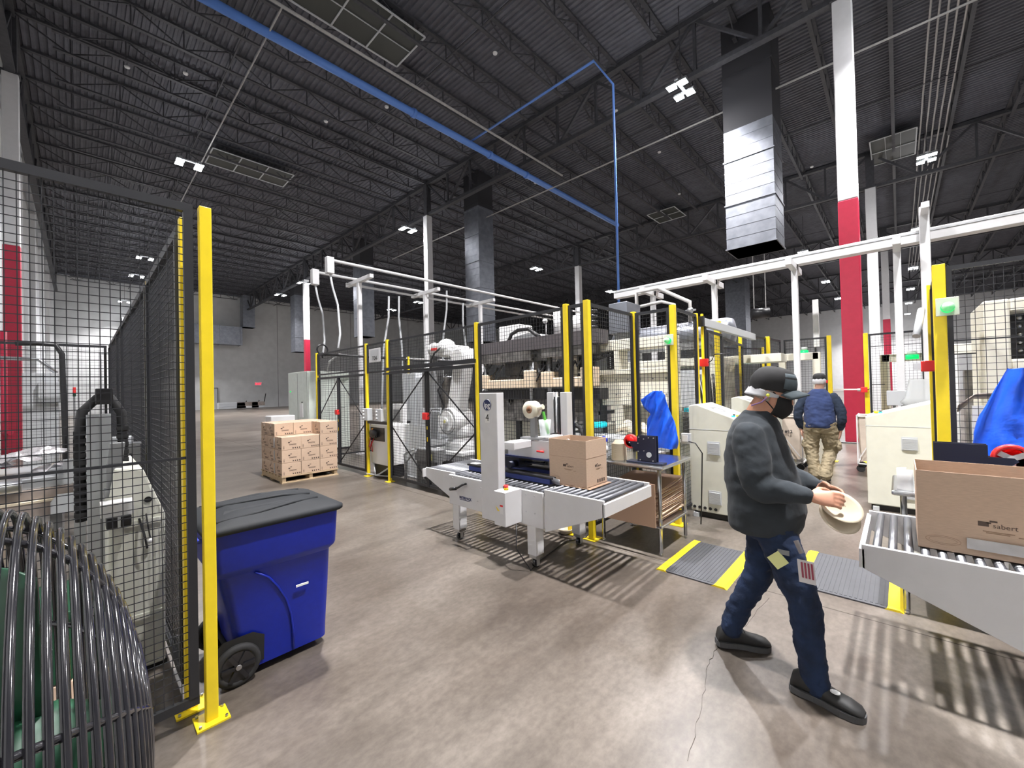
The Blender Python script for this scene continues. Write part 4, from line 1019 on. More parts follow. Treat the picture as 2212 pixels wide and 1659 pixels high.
t=thing('gripper_head','dark grey gripper head above the small motor','gripper',(.14,3.30,1.04)); b=MB(); b.box(-.045,.045,-.05,.05,.0,.04); b.box(-.035,.03,-.04,.04,.04,.18); b.prism([(-.03,.18),(.03,.18),(.045,.30),(-.02,.30)],'y',-.03,.03); b.build('gripper_body','gray_mid',t,bevel=.004)
t=thing('steel_bracket','stainless C-shaped bracket with yellow insert, left cell','bracket',(.25,4.62,1.04)); b=MB(); b.box(-.09,.10,-.02,.0,.02,.17); b.box(-.10,.11,-.02,.12,.17,.185); b.build('plate','steel',t,bevel=.003); MB().box(-.045,.05,-.024,-.02,.07,.10).build('slot','plastic_black',t); MB().box(-.02,.03,-.027,-.024,.07,.085).build('insert','plate_yellow',t); MB().box(-.07,.06,.02,.10,.185,.24).build('block','gray_light',t,bevel=.01); MB().box(-.03,.03,.0,.1,-1.04,.02).build('stand','gray_mid',t)
t=thing('work_table','cluttered steel machine table with brown beams in the left cell','table',(-.72,4.9,0))
MB().box(-.8,.68,-.5,.35,.98,1.05).build('table_top','alu',t,bevel=.004)
MB().box(-.8,.70,-.52,-.48,.90,.975).build('beam','wallpaper_brown',t); MB().box(-.8,.70,-.54,-.50,.79,.885).build('beam','wallpaper_brown',t); MB().box(-.8,.70,-.545,-.48,.885,.90).build('beam_edge','tan_bowl',t)
for sx in (-.7,.6): MB().box(sx-.03,sx+.03,-.4,.25,0,.9).build('leg','gray_mid',t)
MB().cyl((-.1,-.53,1.01),(.45,-.53,1.01),.045).build('air_cylinder','steel',t)
random.seed(8)
for k in range(7):
    b=MB(); P=[]
    for i in range(6):
        P.append([(-.14+.28*i/5+random.uniform(-.02,.02),-.12+.24*j/5+random.uniform(-.02,.02),random.uniform(0,.075)*(1-abs(i-2.5)/4)+.01) for j in range(6)])
    b.sheet(P,.003); o=b.build('foil_wrap','foil'); o.location=(-.86+k*.13,4.52+random.uniform(0,.2),1.06+(k%3)*.035+ (.05 if 2<k<6 else 0)); tag(o,'crumpled silver foil heap on the cluttered table in the left cell','foil','crumpled foil on the left cell table')
t=thing('pale_panel','pale blue-grey guard panels right of the brown beams, left cell','panel',(-.03,4.32,0)); MB().box(-.05,.07,-.01,.01,1.0,1.17).build('upper_panel','gray_light',t); MB().prism([(-.11,.80),(-.0,.80),(-.0,.93),(-.08,.93),(-.11,.88)],'y',-.02,.0).build('lower_panel','gray_light',t); MB().box(.0,.06,.01,.1,0,1.0).build('stand','alu',t)
one('floor_conduit',MB().tube([at(33,742,y=8.6),at(80,742,y=8.6),at(120,745,y=8.6),at(134,765,y=8.6),at(137,850,y=8.6),at(141,945,y=8.6),(at(141,945,y=8.6).x,8.6,0)],.032,10),'plastic_black','dark bent hose arch behind the near mesh','hose')
t=thing('wall_cabinet','grey electrical cabinet beyond the left cell back mesh','cabinet',(-.36,10.55,0)); MB().box(-.28,.12,0,.4,0,2.05).build('cabinet_body','gray_light',t,bevel=.01); MB().box(-.1,.22,-.1,.0,1.55,1.9).build('junction_box','gray_light',t); MB().box(.29,.33,-.05,-.01,1.70,1.80).build('red_light','red',t); MB().box(.29,.33,-.05,-.01,1.64,1.70).build('green_light','green_dark',t); MB().bar((.31,-.03,0),(.31,-.03,1.64),.02).build('light_pole','steel',t); MB().tube([(.1,.1,2.05),(-.1,.1,2.28),(-.6,.1,2.3)],.03,8).build('conduit_elbow','steel',t)
one('riser_pipe',MB().tube([(-.96,12.2,0),(-.96,12.2,2.9)],.045,10).cyl((-.96,12.2,1.0),(-.88,12.1,1.0),.05),'red_paint','dark red riser pipe beside the left wall column','pipe')
# long white roll doors on the left wall handled by trim
# ---- big fan at lower left
ax_=V((1,0.02,.02)).normalized()
FC=V((-.125,1.10,.97))
q=V((0,0,1)).rotation_difference(ax_).to_matrix().to_4x4()
t=thing('pedestal_fan','big glossy black pedestal fan with wire guard, lower left corner','fan',(FC.x,FC.y,0)); z=FC.z
M=Matrix.Translation((0,0,z))@q
Rf=.445
def fr(s): return Rf*math.sqrt(max(0,1-(s/.215)**2))
def ringpts(r,h,n=48): return [M@V((r*math.cos(2*PI*k/n),r*math.sin(2*PI*k/n),h)) for k in range(n)]
for k in range(20):
    s=.008+.205*(math.sin((k+.5)/20*PI/2)); r=max(.03,fr(s)); MB().tube(ringpts(r,s),.0052 if k<14 else .0042,8,closed=True).build('guard_ring','gloss_black',t)
MB().tube(ringpts(Rf+.005,.0,64),.011,8,closed=True).build('rim_ring','gloss_black',t)
for k in range(8):
    a=2*PI*k/8+.25; MB().tube([M@V((fr(s)*math.cos(a)*.985,fr(s)*math.sin(a)*.985,s)) for s in (.0,.04,.08,.12,.155,.18,.2,.2135)],.006,6).build('guard_rib','gloss_black',t)
b=MB()
for k in range(60):
    a=2*PI*k/60; b.tube([M@V((Rf*math.cos(a),Rf*math.sin(a),0)),M@V((.30*math.cos(a+.2),.30*math.sin(a+.2),-.10)),M@V((.08*math.cos(a+.55),.08*math.sin(a+.55),-.14))],.0028,4)
b.build('front_grille','gloss_black',t)
b=MB(); b.lathe([(0,-.12),(.06,-.12),(.085,-.02),(.085,.10),(.05,.16),(0,.17)],M,n=24); b.build('motor','green_dark',t)
for k in range(3):
    a0=k*2*PI/3+.4; P=[]
    for i in range(6):
        rr=.07+.28*i/5; P.append([M@V((rr*math.cos(a0+j*.16+i*.02),rr*math.sin(a0+j*.16+i*.02),-.06+j*.028)) for j in range(6)])
    MB().sheet(P,.004).build('blade','green_dark',t)
MB().cyl((0,0,.03),(0,0,z-.05),.024).build('pole','plastic_black',t); MB().lathe([(0,0),(.24,0),(.25,.02),(.05,.05),(.0,.05)],n=32).build('base','plastic_black',t)
# cardboard box on the floor beyond the fan
for z0,h,m_,l,c in ((0,.40,'green_dark','dark green crate on the floor behind the fan, lowest of its stack','crate'),(.401,.24,'cardboard_light','plain tan carton between two green crates behind the fan','box'),(.643,.24,'green_dark','dark green crate on top of the stack behind the fan','crate')):
    C3=carton(.44,.34,h,mark=False,matn=m_) if c=='box' else None
    if C3 is None:
        C3=thing('plastic_crate',l,c); b=MB(); b.box(-.22,.22,-.17,.17,0,h-.03); b.box(-.23,.23,-.18,.18,h-.035,h-.002); b.build('crate_body',m_,C3,bevel=.006)
        for q in range(4): MB().box(-.16+q*.09,-.12+q*.09,-.174,-.17,.04,h-.07).build('rib',m_,C3)
    C3.location=(-.24,2.24,z0); C3['label']=l; C3['category']=c
# ---- pale green cabinet and small white box
t=thing('electrical_cabinet','tall pale green electrical cabinet left of the main cell','cabinet',(4.2,11.5,0))
MB().box(0,1.15,0,1.45,0.05,2.2).build('cabinet_body','cabinet_green',t,bevel=.015); MB().box(.02,1.13,.02,1.43,0,.05).build('plinth','plastic_black',t)
MB().box(-.006,0,.005,.012,.1,2.15).box(-.006,.0,.7,.71,.1,2.15).box(.02,.03,-.006,0,.1,2.15).build('door_seam','gray_mid',t)
MB().box(-.02,-.005,.30,.52,.95,1.33).build('paper_sheet','paper',t)
MB().cyl((-.03,.35,1.36),(.0,.35,1.36),.015).build('sheet_hook','plastic_black',t); MB().cyl((.25,-.02,1.22),(.25,0,1.22),.025).build('door_lock','plastic_black',t); MB().box(.02,.14,-.02,0,.36,.46).build('black_outlet','plastic_black',t); MB().cyl((-.02,1.25,1.66),(0,1.25,1.66),.018).build('green_pilot','green_lamp',t)
t=thing('white_unit','small white unit on the floor left of the green cabinet','unit',(3.55,11.55,0)); MB().box(-.28,.28,-.22,.25,.04,1.05).build('unit_body','robot_white',t,bevel=.02); MB().box(.0,.16,-.224,-.22,.80,.88).build('display','plastic_black',t); MB().box(-.284,-.28,-.15,.15,.15,.7).build('vent','gray_mid',t); MB().box(-.25,.25,-.2,.2,0,.04).build('plinth','plastic_black',t)
# pipe from cabinet into the cell
one('cabinet_conduit',MB().tube([(4.75,11.5,2.2),(4.75,11.4,2.45),(4.8,10.9,2.62),(5.6,11.2,2.62),(9,11.2,2.62)],.028,8),'paper','white conduit arching out of the green cabinet','conduit')
one('signal_tower',MB().cyl((5.6,11.3,0),(5.6,11.3,1.65),.02).cyl((5.6,11.3,1.65),(5.6,11.3,1.80),.05),'green_lamp' if 0 else 'green_dark','slim signal tower behind the left gate','lamp')
tinylamp((5.6,11.3,1.86),'green glowing signal tower light behind the left gate',.06)
# ---- overhead cable frames
def tframe(x,y0,y1,z,label,posty=None):
    t=thing('frame_post',label,'post',(x,(y0+y1)/2,0)); c=(y1-y0)/2
    MB().bar((0,0,.02),(0,0,z-.05),.10,.10).build('post','white_paint',t,bevel=.008)
    MB().bar((0,-c,z),(0,c,z),.10,.10).build('cross_arm','white_paint',t,bevel=.008)
    MB().box(-.12,.12,-.12,.12,0,.02).build('base_plate','white_paint',t)
    return t
ZF=4.5
tframe(5.05,9.5,10.85,ZF,'white T-post of the left cable frame, nearest the green cabinet')
tframe(7.1,9.5,10.85,ZF,'white T-post in front of the plain white column')
tframe(9.3,9.5,10.85,ZF,'white T-post of the left cable frame, in front of the tall silver duct')
for (xa,y,z,l) in ((4.12,10.45,ZF+.1,'white overhead pipe of the left frame with a drop box, nearer the camera'),(4.08,9.46,ZF+.16,'upper white overhead pipe of the left frame'),(4.9,10.6,ZF-.02,'third white overhead pipe of the left frame')):
    pipe('frame_pipe',[(xa,y,z),(15.2,y,z)],.036 if y<10.5 else .032,'white_paint',l)
for (x,y,z,l) in ((4.05,10.45,ZF-.02,'white drop box at the end of the lower frame pipe'),(4.0,9.46,ZF+.04,'white drop box at the end of the upper frame pipe')):
    t=thing('drop_box',l,'junction box',(x,y,z)); MB().box(-.09,.07,-.08,.08,-.2,.18).build('box','white_paint',t,bevel=.01)
    MB().tube([(0,0,-.2),(.05,0,-.5),(.15,-.03,-.9),(.12,-.2,-1.6),(0,-.35,-2.0 if y>10 else -1.95)],.025,8).build('hanging_hose','gray_light',t)
one('cable_loop',MB().tube([(3.9,9.72,2.42),(3.92,9.8,2.55)],.018,6).tube([(3.95+.12*math.cos(a*PI/8),9.85,2.62+.12*math.sin(a*PI/8)) for a in range(16)],.02,6,closed=True),'plastic_black','black cable loop above the leftmost yellow post','cable')
one('cell_cable',MB().tube([(3.9,9.7,2.50),(5,9.6,2.47),(6.2,9.5,2.42),(7.6,8.9,2.40),(8.2,8.2,2.4)],.025,6),'plastic_black','black cable bundle slung along the top of the left gate','cable')
for i,(px,py,l) in enumerate(((840,640,'grey hose dropping from the left frame, leftmost of the pair'),(862,640,'grey hose dropping from the left frame, second of the pair'),(965,628,'grey hose dropping right of the plain white column'),(1000,655,'grey hose dropping beside the tall silver duct'))):
    p=at(px,py,y=10.5); one('drop_hose',MB().tube([p,(p.x-.02,p.y,p.z-.6),(p.x-(.25 if i in(0,2) else 0),p.y-.1,p.z-1.5),(p.x-(.4 if i in(0,2) else -.05),p.y-.1,0.0)],.028,8),'gray_light',l,'hose')
# right cable tray
t=thing('cable_tray','long white cable tray rising to the upper right','cable tray',(9.6,2.0,3.93))
MB().box(-.10,.10,-4.2,3.3,-.07,.07).build('tray_channel','white_paint',t,bevel=.008); MB().box(-.115,.115,-4.2,3.3,.07,.085).build('tray_cover','gray_light',t); MB().tube([(.0,-4.2,.12),(0,3.3,.12)],.03,8).build('top_pipe','white_paint',t)
for y,l in ((4.25,'white T-post at the far left end of the right cable tray'),(2.87,'white T-post above the wide yellow post'),(1.42,'white T-post above the cream arch, left of the crimson column'),(-.02,'white T-post right of the crimson column')):
    t=thing('frame_post',l,'post',(9.5,y,0)); MB().bar((0,0,.02),(0,0,3.86),.10,.10).build('post','white_paint',t,bevel=.008); MB().bar((-.62,0,3.80),(.5,0,3.80),.10,.12).build('cross_arm','white_paint',t,bevel=.008); MB().box(-.12,.12,-.12,.12,0,.02).build('base_plate','white_paint',t)
# ---- robot
RX,RY=5.05,6.15
t=thing('industrial_robot','white industrial robot behind the gate, arm raised, big round joint','robot',(RX,RY,0))
b=MB(); b.box(-.35,.35,-.45,.55,.40,.47); b.lathe([(.30,.47),(.30,.60),(.26,.63),(.24,.72)],n=28); b.build('base','robot_white',t,bevel=.01)
b=MB(); b.lathe([(.27,.72),(.29,.76),(.29,.90),(.22,1.0)],n=28); b.box(-.24,.20,-.15,.42,.76,1.12); b.build('turret','robot_white',t,bevel=.03)
b=MB(); b.cyl((-.34,-.02,1.02),(.10,-.02,1.02),.245,n=36); b.cyl((-.37,-.02,1.02),(-.34,-.02,1.02),.19,n=32); b.cyl((-.40,-.02,1.02),(-.37,-.02,1.02),.07,n=24); b.build('shoulder_joint','robot_white',t,bevel=.008)
MB().tube([(-.345,-.02+.235*math.cos(a*PI/16),1.02+.235*math.sin(a*PI/16)) for a in range(32)],.006,5,closed=True).build('joint_groove','gray_mid',t)
MB().cyl((-.405,-.02,1.02),(-.40,-.02,1.02),.03).build('hub_cap','plate_yellow',t)
b=MB(); b.bar((-.12,-.02,1.15),(-.12,-.28,2.15),.24,.34); b.cyl((-.30,-.28,2.18),(.08,-.28,2.18),.20,n=28); b.build('lower_arm','robot_white',t,bevel=.04)
b=MB(); b.cyl((-.02,-.1,1.35),(-.02,-.1,1.95),.10,n=20); b.cyl((.0,.02,1.25),(.0,.02,1.45),.13); b.bar((-.14,.22,1.25),(-.14,.16,1.85),.14,.2); b.build('balancer','oil_metal',t,bevel=.01)
b=MB(); b.bar((-.12,-.32,2.28),(-.12,.62,2.42),.26,.26); b.ball((-.12,.62,2.42),.14,.18,.14); b.ball((-.12,.25,2.42),.17,.22,.18); b.bar((-.12,-.3,2.2),(-.12,.1,2.35),.3,.2); b.build('upper_arm','robot_white',t,bevel=.05)
MB().cyl((-.27,.22,2.42),(-.24,.22,2.42),.06).build('arm_port','plastic_black',t)
MB().tube([(-.27,.22,2.42),(-.32,.36,2.32),(-.3,.5,2.2),(-.28,.55,2.05)],.018,6).tube([(-.2,.15,1.9),(-.3,.3,1.6),(-.25,.2,1.3),(-.2,.35,1.1)],.02,6).build('dress_cable','plastic_black',t)
MB().box(-.262,-.258,.36,.56,2.38,2.43).build('red_mark','red',t)
b=MB(); b.bar((-.12,.66,2.36),(-.12,.70,2.0),.12); b.box(-.25,.0,.52,.9,1.25,2.02); b.build('gripper_tool','gray_mid',t,bevel=.01)
b=MB(); b.box(-.1,.2,.5,.85,.62,1.16); b.build('motor_housing','gray_light',t,bevel=.02)
t=thing('robot_platform','low black platform the robot stands on','platform',(5.2,6.0,0)); MB().box(-.9,.7,-1.4,1.4,.30,.40).build('deck_plate','plastic_black',t)
for sx in (-.8,.6):
    for sy in (-1.3,1.3): MB().box(sx-.05,sx+.05,sy-.05,sy+.05,0,.3).build('leg','plastic_black',t)
b=MB()
for i in range(5): b.bar((-.93,-1.35,.06+i*.05),(-.93,1.35,.06+i*.05),.02,.012)
b.build('louvre','plastic_black',t)
t=thing('terminal_box','grey terminal box with cables at the robot platform corner','box',(4.06,5.80,0)); MB().box(-.12,.12,-.3,.25,.42,.62).build('box','gray_mid',t,bevel=.008); MB().box(-.05,.05,-.3,.3,0,.42).build('stand','gray_mid',t); MB().box(-.124,-.12,-.25,-.15,.46,.56).build('yellow_label','plate_yellow',t); MB().tube([(-.1,.3,.6),(-.2,.45,.5),(-.15,.5,.2),(-.1,.6,.02)],.02,6).tube([(-.1,.2,.6),(-.22,.35,.4),(-.2,.4,.1)],.02,6).build('cables','gray_light',t)
# tall galvanised cabinets behind the mesh
for i,(y0,y1,h) in enumerate(((8.75,9.3,2.05),(8.15,8.72,1.92),(7.55,8.12,1.92))):
    t=thing('machine_cabinet','tall galvanised cabinet behind the left mesh, '+('leftmost','middle','rightmost')[i]+' of three','cabinet',(6.0,(y0+y1)/2,0)); MB().box(-.25,.35,-(y1-y0)/2,(y1-y0)/2,.15,h).build('cabinet_body','gray_light',t,bevel=.01); MB().box(-.2,.3,-.25,.25,0,.15).build('plinth','plastic_black',t); MB().box(-.256,-.25,-.002,.004,.2,h-.05).build('door_gap','gray_mid',t)
t=thing('guard_board','pale grey guard board standing low behind the gate','board',(4.2,6.43,0)); MB().box(-.01,.01,-.33,.3,.04,.98).build('board','gray_light',t); MB().box(-.05,.05,-.3,.3,0,.04).build('foot','gray_mid',t)
t=thing('control_pedestal','white instrument panel behind the grey button boxes','panel',(4.9,8.1,0)); MB().box(-.05,.05,-.22,.22,.75,1.32).build('panel','robot_white',t,bevel=.006); MB().box(-.055,-.05,-.12,.16,.95,1.2).build('display','gray_mid',t); MB().box(-.03,.03,-.03,.03,0,.75).build('stand','gray_mid',t)
t=thing('office_chair','black chair inside the left gate','chair',(5.3,8.9,0)); MB().box(-.25,.25,-.25,.25,.82,.88).build('seat','plastic_black',t,bevel=.02); MB().box(-.1,.1,-.28,-.22,.95,1.25).build('backrest','plastic_black',t,bevel=.02)
for k in range(4):
    a=PI/4+k*PI/2; MB().tube([(.1*math.cos(a),.1*math.sin(a),.82),(.18*math.cos(a),.18*math.sin(a),.4),(.28*math.cos(a),.28*math.sin(a),.0)],.014,6).build('leg','plastic_black',t)
# ---- forming machine with cream crossbeams
t=thing('trim_press','dark forming press with two cream crossbeams behind the sealer','machine',(5.6,4.7,0))
def L(x,y,z): return (x-5.6,y-4.7,z)
def lb(b,x0,x1,y0,y1,z0,z1): return b.box(x0-5.6,x1-5.6,y0-4.7,y1-4.7,z0,z1)
lb(MB(),5.5,5.8,3.35,6.15,2.28,2.50).build('top_beam','beam_brown',t)
lb(lb(MB(),5.52,6.3,4.75,6.1,2.10,2.27),5.52,6.3,3.5,4.5,2.12,2.27).build('upper_platen','oil_metal',t)
for (ya,yb) in ((4.72,6.1),(3.5,4.5)):
    c=MB(); lb(c,5.55,5.75,ya,yb,1.60,1.77); lb(c,5.5,5.75,ya-.02,ya+.20,1.60,1.92); lb(c,5.5,5.75,yb-.20,yb+.02,1.60,1.88); c.build('crossbeam','cream_tan',t,bevel=.02)
    for y in (ya+.1,yb-.1): MB().cyl(L(5.62,y,1.3),L(5.62,y,2.15),.045,n=14).build('tie_rod','steel',t)
    g=MB(); lb(g,5.9,6.2,ya+.1,yb-.1,1.78,1.84); lb(g,5.95,6.3,ya+.3,yb-.3,1.86,2.1); g.build('tooling','oil_metal',t)
b=MB(); lb(b,5.6,6.2,3.4,6.1,1.40,1.58); lb(b,5.7,6.2,3.5,6.05,1.15,1.20); b.build('lower_rail','plastic_black',t)
b=MB()
for y in (3.55,4.3,4.62,5.3,6.0): lb(b,5.75,5.95,y-.06,y+.06,0,1.4)
b.build('black_legs','plastic_black',t)
b=MB(); lb(b,5.8,6.6,3.5,6.0,.0,.98); b.build('lower_body','machine_cream',t,bevel=.01)
b=MB(); random.seed(5)
for k in range(16):
    y=random.uniform(3.5,6.0); zz=random.uniform(1.0,1.35); lb(b,5.62,5.78,y,y+random.uniform(.06,.25),zz,zz+random.uniform(.03,.12))
lb(b,5.66,5.74,3.5,6.1,1.0,1.45); b.build('mechanism','oil_metal',t)
b=MB()
for k in range(10):
    y=random.uniform(3.6,6); zz=random.uniform(1.85,2.1); b.tube([L(5.6,y,zz),L(5.55,y+.1,zz-.15),L(5.65,y+.2,zz-.05),L(5.6,y+.3,zz-.25)],.018,5)
b.build('hoses','plastic_black',t)
b=MB(); lb(b,6.2,6.24,4.9,5.9,1.6,2.2); lb(b,6.2,6.24,3.6,4.4,1.6,2.2); b.build('back_guard','plastic_black',t)
one('white_hood',MB().box(5.9,6.3,5.35,5.92,2.42,2.86),'robot_white','white hood box on top of the dark forming press','box',bevel=.02)
one('hose_arch',MB().tube([(5.6,5.35,2.5),(5.6,5.28,2.62),(5.6,5.1,2.68),(5.6,4.85,2.67),(5.6,4.72,2.58),(5.6,4.6,2.5)],.035,8),'plastic_black','black hose arch on top of the dark forming press','hose')
one('gray_cover',MB().prism([(4.6,2.5),(5.35,2.5),(5.3,2.58),(4.95,2.62),(4.7,2.58)],'x',5.7,6.0),'gray_mid','grey cover under the hose arch','cover')
for (y,h,l) in ((4.32,2.95,'white cylinder post on the press, larger'),(3.92,2.80,'white cylinder post on the press, smaller')): one('press_cylinder',MB().cyl((5.75,y,2.5),(5.75,y,h),.06,n=18),'robot_white',l,'cylinder')
one('small_floodlight',MB().cyl((5.6,4.45,2.5),(5.6,4.45,2.72),.012).ball((5.58,4.45,2.76),.045),'paper','small round white lamp on the press','lamp')
# ---- big cream press frame
t=thing('cream_press','large cream press frame behind the steel table','machine',(5.9,3.2,0))
def pb(b,y0,y1,z0,z1,x0=5.8,x1=6.1): return b.box(x0-5.9,x1-5.9,y0-3.2,y1-3.2,z0,z1)
pb(MB(),2.34,4.15,2.16,2.33).build('top_beam','machine_cream',t,bevel=.012)
b=pb(MB(),2.34,4.15,1.78,1.86); b.build('upper_ledge','machine_cream',t,bevel=.008)
pb(MB(),2.34,4.12,1.40,1.78,5.84).build('side_plate','machine_cream',t,bevel=.008)
pb(MB(),2.34,4.15,1.30,1.40).build('lower_ledge','machine_cream',t,bevel=.008)
for (ya,yb) in ((3.96,4.15),(2.34,2.44),(3.18,3.26)): pb(MB(),ya,yb,1.86,2.16).build('upright','machine_cream',t)
for yy in (2.4,3.2,4.05): pb(MB(),yy-.07,yy+.07,0,1.3).build('leg','machine_cream',t,bevel=.008)
b=MB()
for i in range(9):
    for zz in (1.47,1.70): b.cyl((-.07,2.45-3.2+i*.2,zz),(-.055,2.45-3.2+i*.2,zz),.012,n=8)
b.build('bolt_row','gray_mid',t)
pb(MB(),3.75,3.96,1.90,2.13,5.86).build('black_panel','plastic_black',t); pb(MB(),3.28,3.42,1.88,2.15,5.86).build('black_chain','plastic_black',t)
pb(MB(),3.42,3.75,1.87,2.14,6.0).build('silver_panel','alu',t)
b=MB()
for k in range(7): b.tube([(-.1,3.75-3.2-.05*k,1.98+.02*k),(-.15,.4-.03*k,2.02+.012*k),(-.1,.25,2.06+.01*k),(-.05,.12,2.10)],.012,5)
b.build('valve_hoses','plastic_black',t)
b=MB()
for k in range(8): b.ball((-.06,3.35-3.2,1.90+.032*k),.012)
b.build('chain_links','steel',t)
# things under / below the press frame
t=thing('parts_conveyor','dim tray conveyor under the cream press frame','conveyor',(5.48,3.0,0)); MB().box(-.25,.27,-.95,1.1,.80,.86).build('belt','gray_mid',t); 
for sy in (-.9,0,.9): MB().box(-.2,.2,sy-.03,sy+.03,0,.8).build('leg','gray_light',t)
MB().box(-.27,-.25,-.95,1.1,.74,.90).build('side_rail','gray_light',t)
t=thing('cyan_guard','bright cyan machine cover seen above the carton','cover',(5.7,3.55,.98)); MB().box(-.1,.1,-.16,.16,-.03,.06).build('cover','cyan',t,bevel=.03); MB().box(-.05,.05,-.1,.1,-.12,-.03).build('bracket','gray_mid',t)
for (y,z,s,l) in ((2.95,.93,.17,'tan paper bag heap right of the cyan cover'),(2.72,.95,.13,'cream paper bundle right of the cyan cover'),(3.95,.95,.13,'white moulded cover behind the close yellow posts')):
    random.seed(int(y*100)); P=[[(random.uniform(-.03,.03)+.1*math.cos(i*PI/5)*.5,-s+2*s*i/5,(.02+s*math.sin(max(0.1,(i+.3)/5.6)*PI))*(1-abs(j-2)/2.6)+random.uniform(0,.03)) if 0 else (-.12+.06*j,-s+2*s*i/5,.01+s*1.3*math.sin(PI*(i+.2)/5.4)*math.sin(PI*(j+.5)/5)+random.uniform(-.015,.015)) for j in range(5)] for i in range(6)]
    one('paper_heap',MB().sheet(P,.006),'tan_bowl' if y!=3.95 else 'robot_white',l,'heap',bevel=0).location=(5.6,y,z-.06)
t=thing('crate','grey crate low behind the steel table mesh','crate',(4.98,2.78,0)); MB().box(-.2,.2,-.3,.25,.62,.92).build('crate_body','gray_light',t); MB().box(-.15,.15,-.2,.2,0,.62).build('stand','gray_mid',t)
t=thing('black_hose_loop','thick black corrugated hose behind the close yellow posts','hose',(5.13,3.45,0)); MB().tube([(0,.2,1.5),(0,.32,1.35),(-.02,.33,1.15),(-.02,.28,1.02),(0,.2,.98),(0,.1,1.03),(0,.02,1.0),(0,-.05,.85),(0,0,.5),(0,0,0)],.04,10).build('hose','rubber',t)
# ---- silver box, tank, pipes
t=thing('silver_housing','silver sheet housing below the blue pipe drop','housing',(6.3,3.45,0)); MB().box(0,.5,-.17,.17,2.50,3.02).build('housing_body','duct',t,bevel=.01); MB().box(.05,.45,-.1,.1,2.3,2.5).build('neck','gray_mid',t)
b=MB(); b.ball((0,0,2.42),.12,.12,.10); 
for k in range(5): b.cyl((.0,.12,2.5+k*.09),(.0,.12,2.54+k*.09),.07,n=12)
one('motor_stack',b,'plastic_black','black ribbed motor stack left of the silver housing','motor').location=(6.0,3.62,0)
t=thing('storage_tank','large silver horizontal tank behind the cream press frame','tank',(7.6,3.1,2.48)); 
b=MB(); b.lathe([(.0,-1.15),(.14,-1.14),(.22,-1.08),(.245,-1.0),(.245,1.0),(.22,1.08),(.0,1.15)],Matrix.Rotation(PI/2,4,'X'),n=40); b.build('tank_shell','duct',t)
for yy in (-.7,.7): MB().box(-.2,.2,yy-.05,yy+.05,-.42,-.2).build('saddle','gray_mid',t)
t=thing('valve_deck','cream deck carrying the silver tank','machine',(7.6,3.0,0)); MB().box(-.3,.75,-.8,1.2,1.92,2.06).build('deck_beam','machine_cream',t,bevel=.01); MB().box(-.3,.7,-.8,-.6,0,1.92).build('leg','machine_cream',t); MB().box(-.3,.7,.9,1.2,0,1.92).build('leg','machine_cream',t)
MB().box(-.28,-.2,-.6,-.1,1.2,1.85).build('side_panel','gray_light',t)
pipe('steel_pipe',[(7.5,3.69,2.7),(7.5,3.69,3.42),(7.5,3.25,3.42),(7.5,2.68,3.07),(7.5,2.68,2.72)],.035,'pipe_pale','grey pipe rising and sloping down over the silver tank',n=10)
pipe('steel_pipe',[(7.4,4.1,3.08),(7.4,3.15,3.14),(7.4,2.92,3.05),(7.4,2.90,2.70)],.03,'pipe_pale','lower grey pipe bending down onto the silver tank',n=10)
one('pipe_valve',MB().ball((7.5,2.68,2.92),.06).bar((7.5,2.76,2.92),(7.5,2.58,2.92),.03),'steel','steel valve on the sloping pipe','valve')
# ---- second machine line in the middle distance
t=thing('mould_machine','cream machine with brown drum behind the sliding rail','machine',(8.6,3.0,0))
def mb(b,y0,y1,z0,z1,x0=8.5,x1=9.0): return b.box(x0-8.6,x1-8.6,y0-3.0,y1-3.0,z0,z1)
mb(MB(),1.5,3.1,1.97,2.12).build('top_beam','machine_cream',t,bevel=.01); mb(MB(),2.45,3.1,1.45,1.82).build('head_plate','machine_cream',t,bevel=.01); mb(mb(MB(),2.62,2.82,.9,1.5,8.7),2.35,2.5,.9,1.5,8.7).build('column','steel',t)
MB().cyl((-.16,-.22,1.62),(.2,-.22,1.62),.14,n=24).build('brown_drum','brownred',t); mb(MB(),1.6,3.3,.95,1.05,8.4).build('table_rail','robot_white',t); mb(MB(),1.9,3.2,1.05,1.12,8.45).build('cyan_strip','cyan',t); mb(MB(),1.6,3.3,0.05,.95,8.5,9.2).build('lower_body','gray_mid',t); mb(MB(),1.55,2.1,.3,.92,8.44,8.5).build('ribbed_guard','gray_light',t)
t=thing('cream_arch','cream square arch of the next machine, behind the far person','machine',(9.8,1.4,0))
MB().box(0,.12,-.28,.38,2.03,2.17).build('arch_beam','machine_cream',t,bevel=.008); MB().box(0,.12,-.30,-.18,.75,2.17).build('arch_leg','machine_cream',t,bevel=.008); MB().box(0,.12,.27,.38,0,2.03).build('arch_leg','machine_cream',t,bevel=.008); MB().box(-.0,.4,-.3,.38,0,.75).build('base','machine_cream',t)
t=thing('cream_arch','cream square arch right of the crimson column','machine',(10.9,.05,0))
MB().box(0,.12,-.48,.2,1.95,2.1).build('arch_beam','machine_cream',t,bevel=.008); MB().box(0,.12,.08,.22,.0,2.1).build('arch_leg','machine_cream',t,bevel=.008); MB().bar((-.02,-.1,1.9),(-.02,.02,1.1),.02,.03).build('strut','plastic_black',t)
t=thing('plastic_heap','translucent plastic wrapped hopper above the right console','hopper',(7.6,-.22,0)); b=MB(); loft(b,[ring(.16,.15,1.22,.05),ring(.22,.22,1.30,.05),ring(.20,.17,1.36,.05),ring(.17,.13,1.6,.04)]); b.build('hopper_body','curtain',t); MB().box(-.1,.1,-.1,.1,0,1.22).build('stand','machine_beige',t)
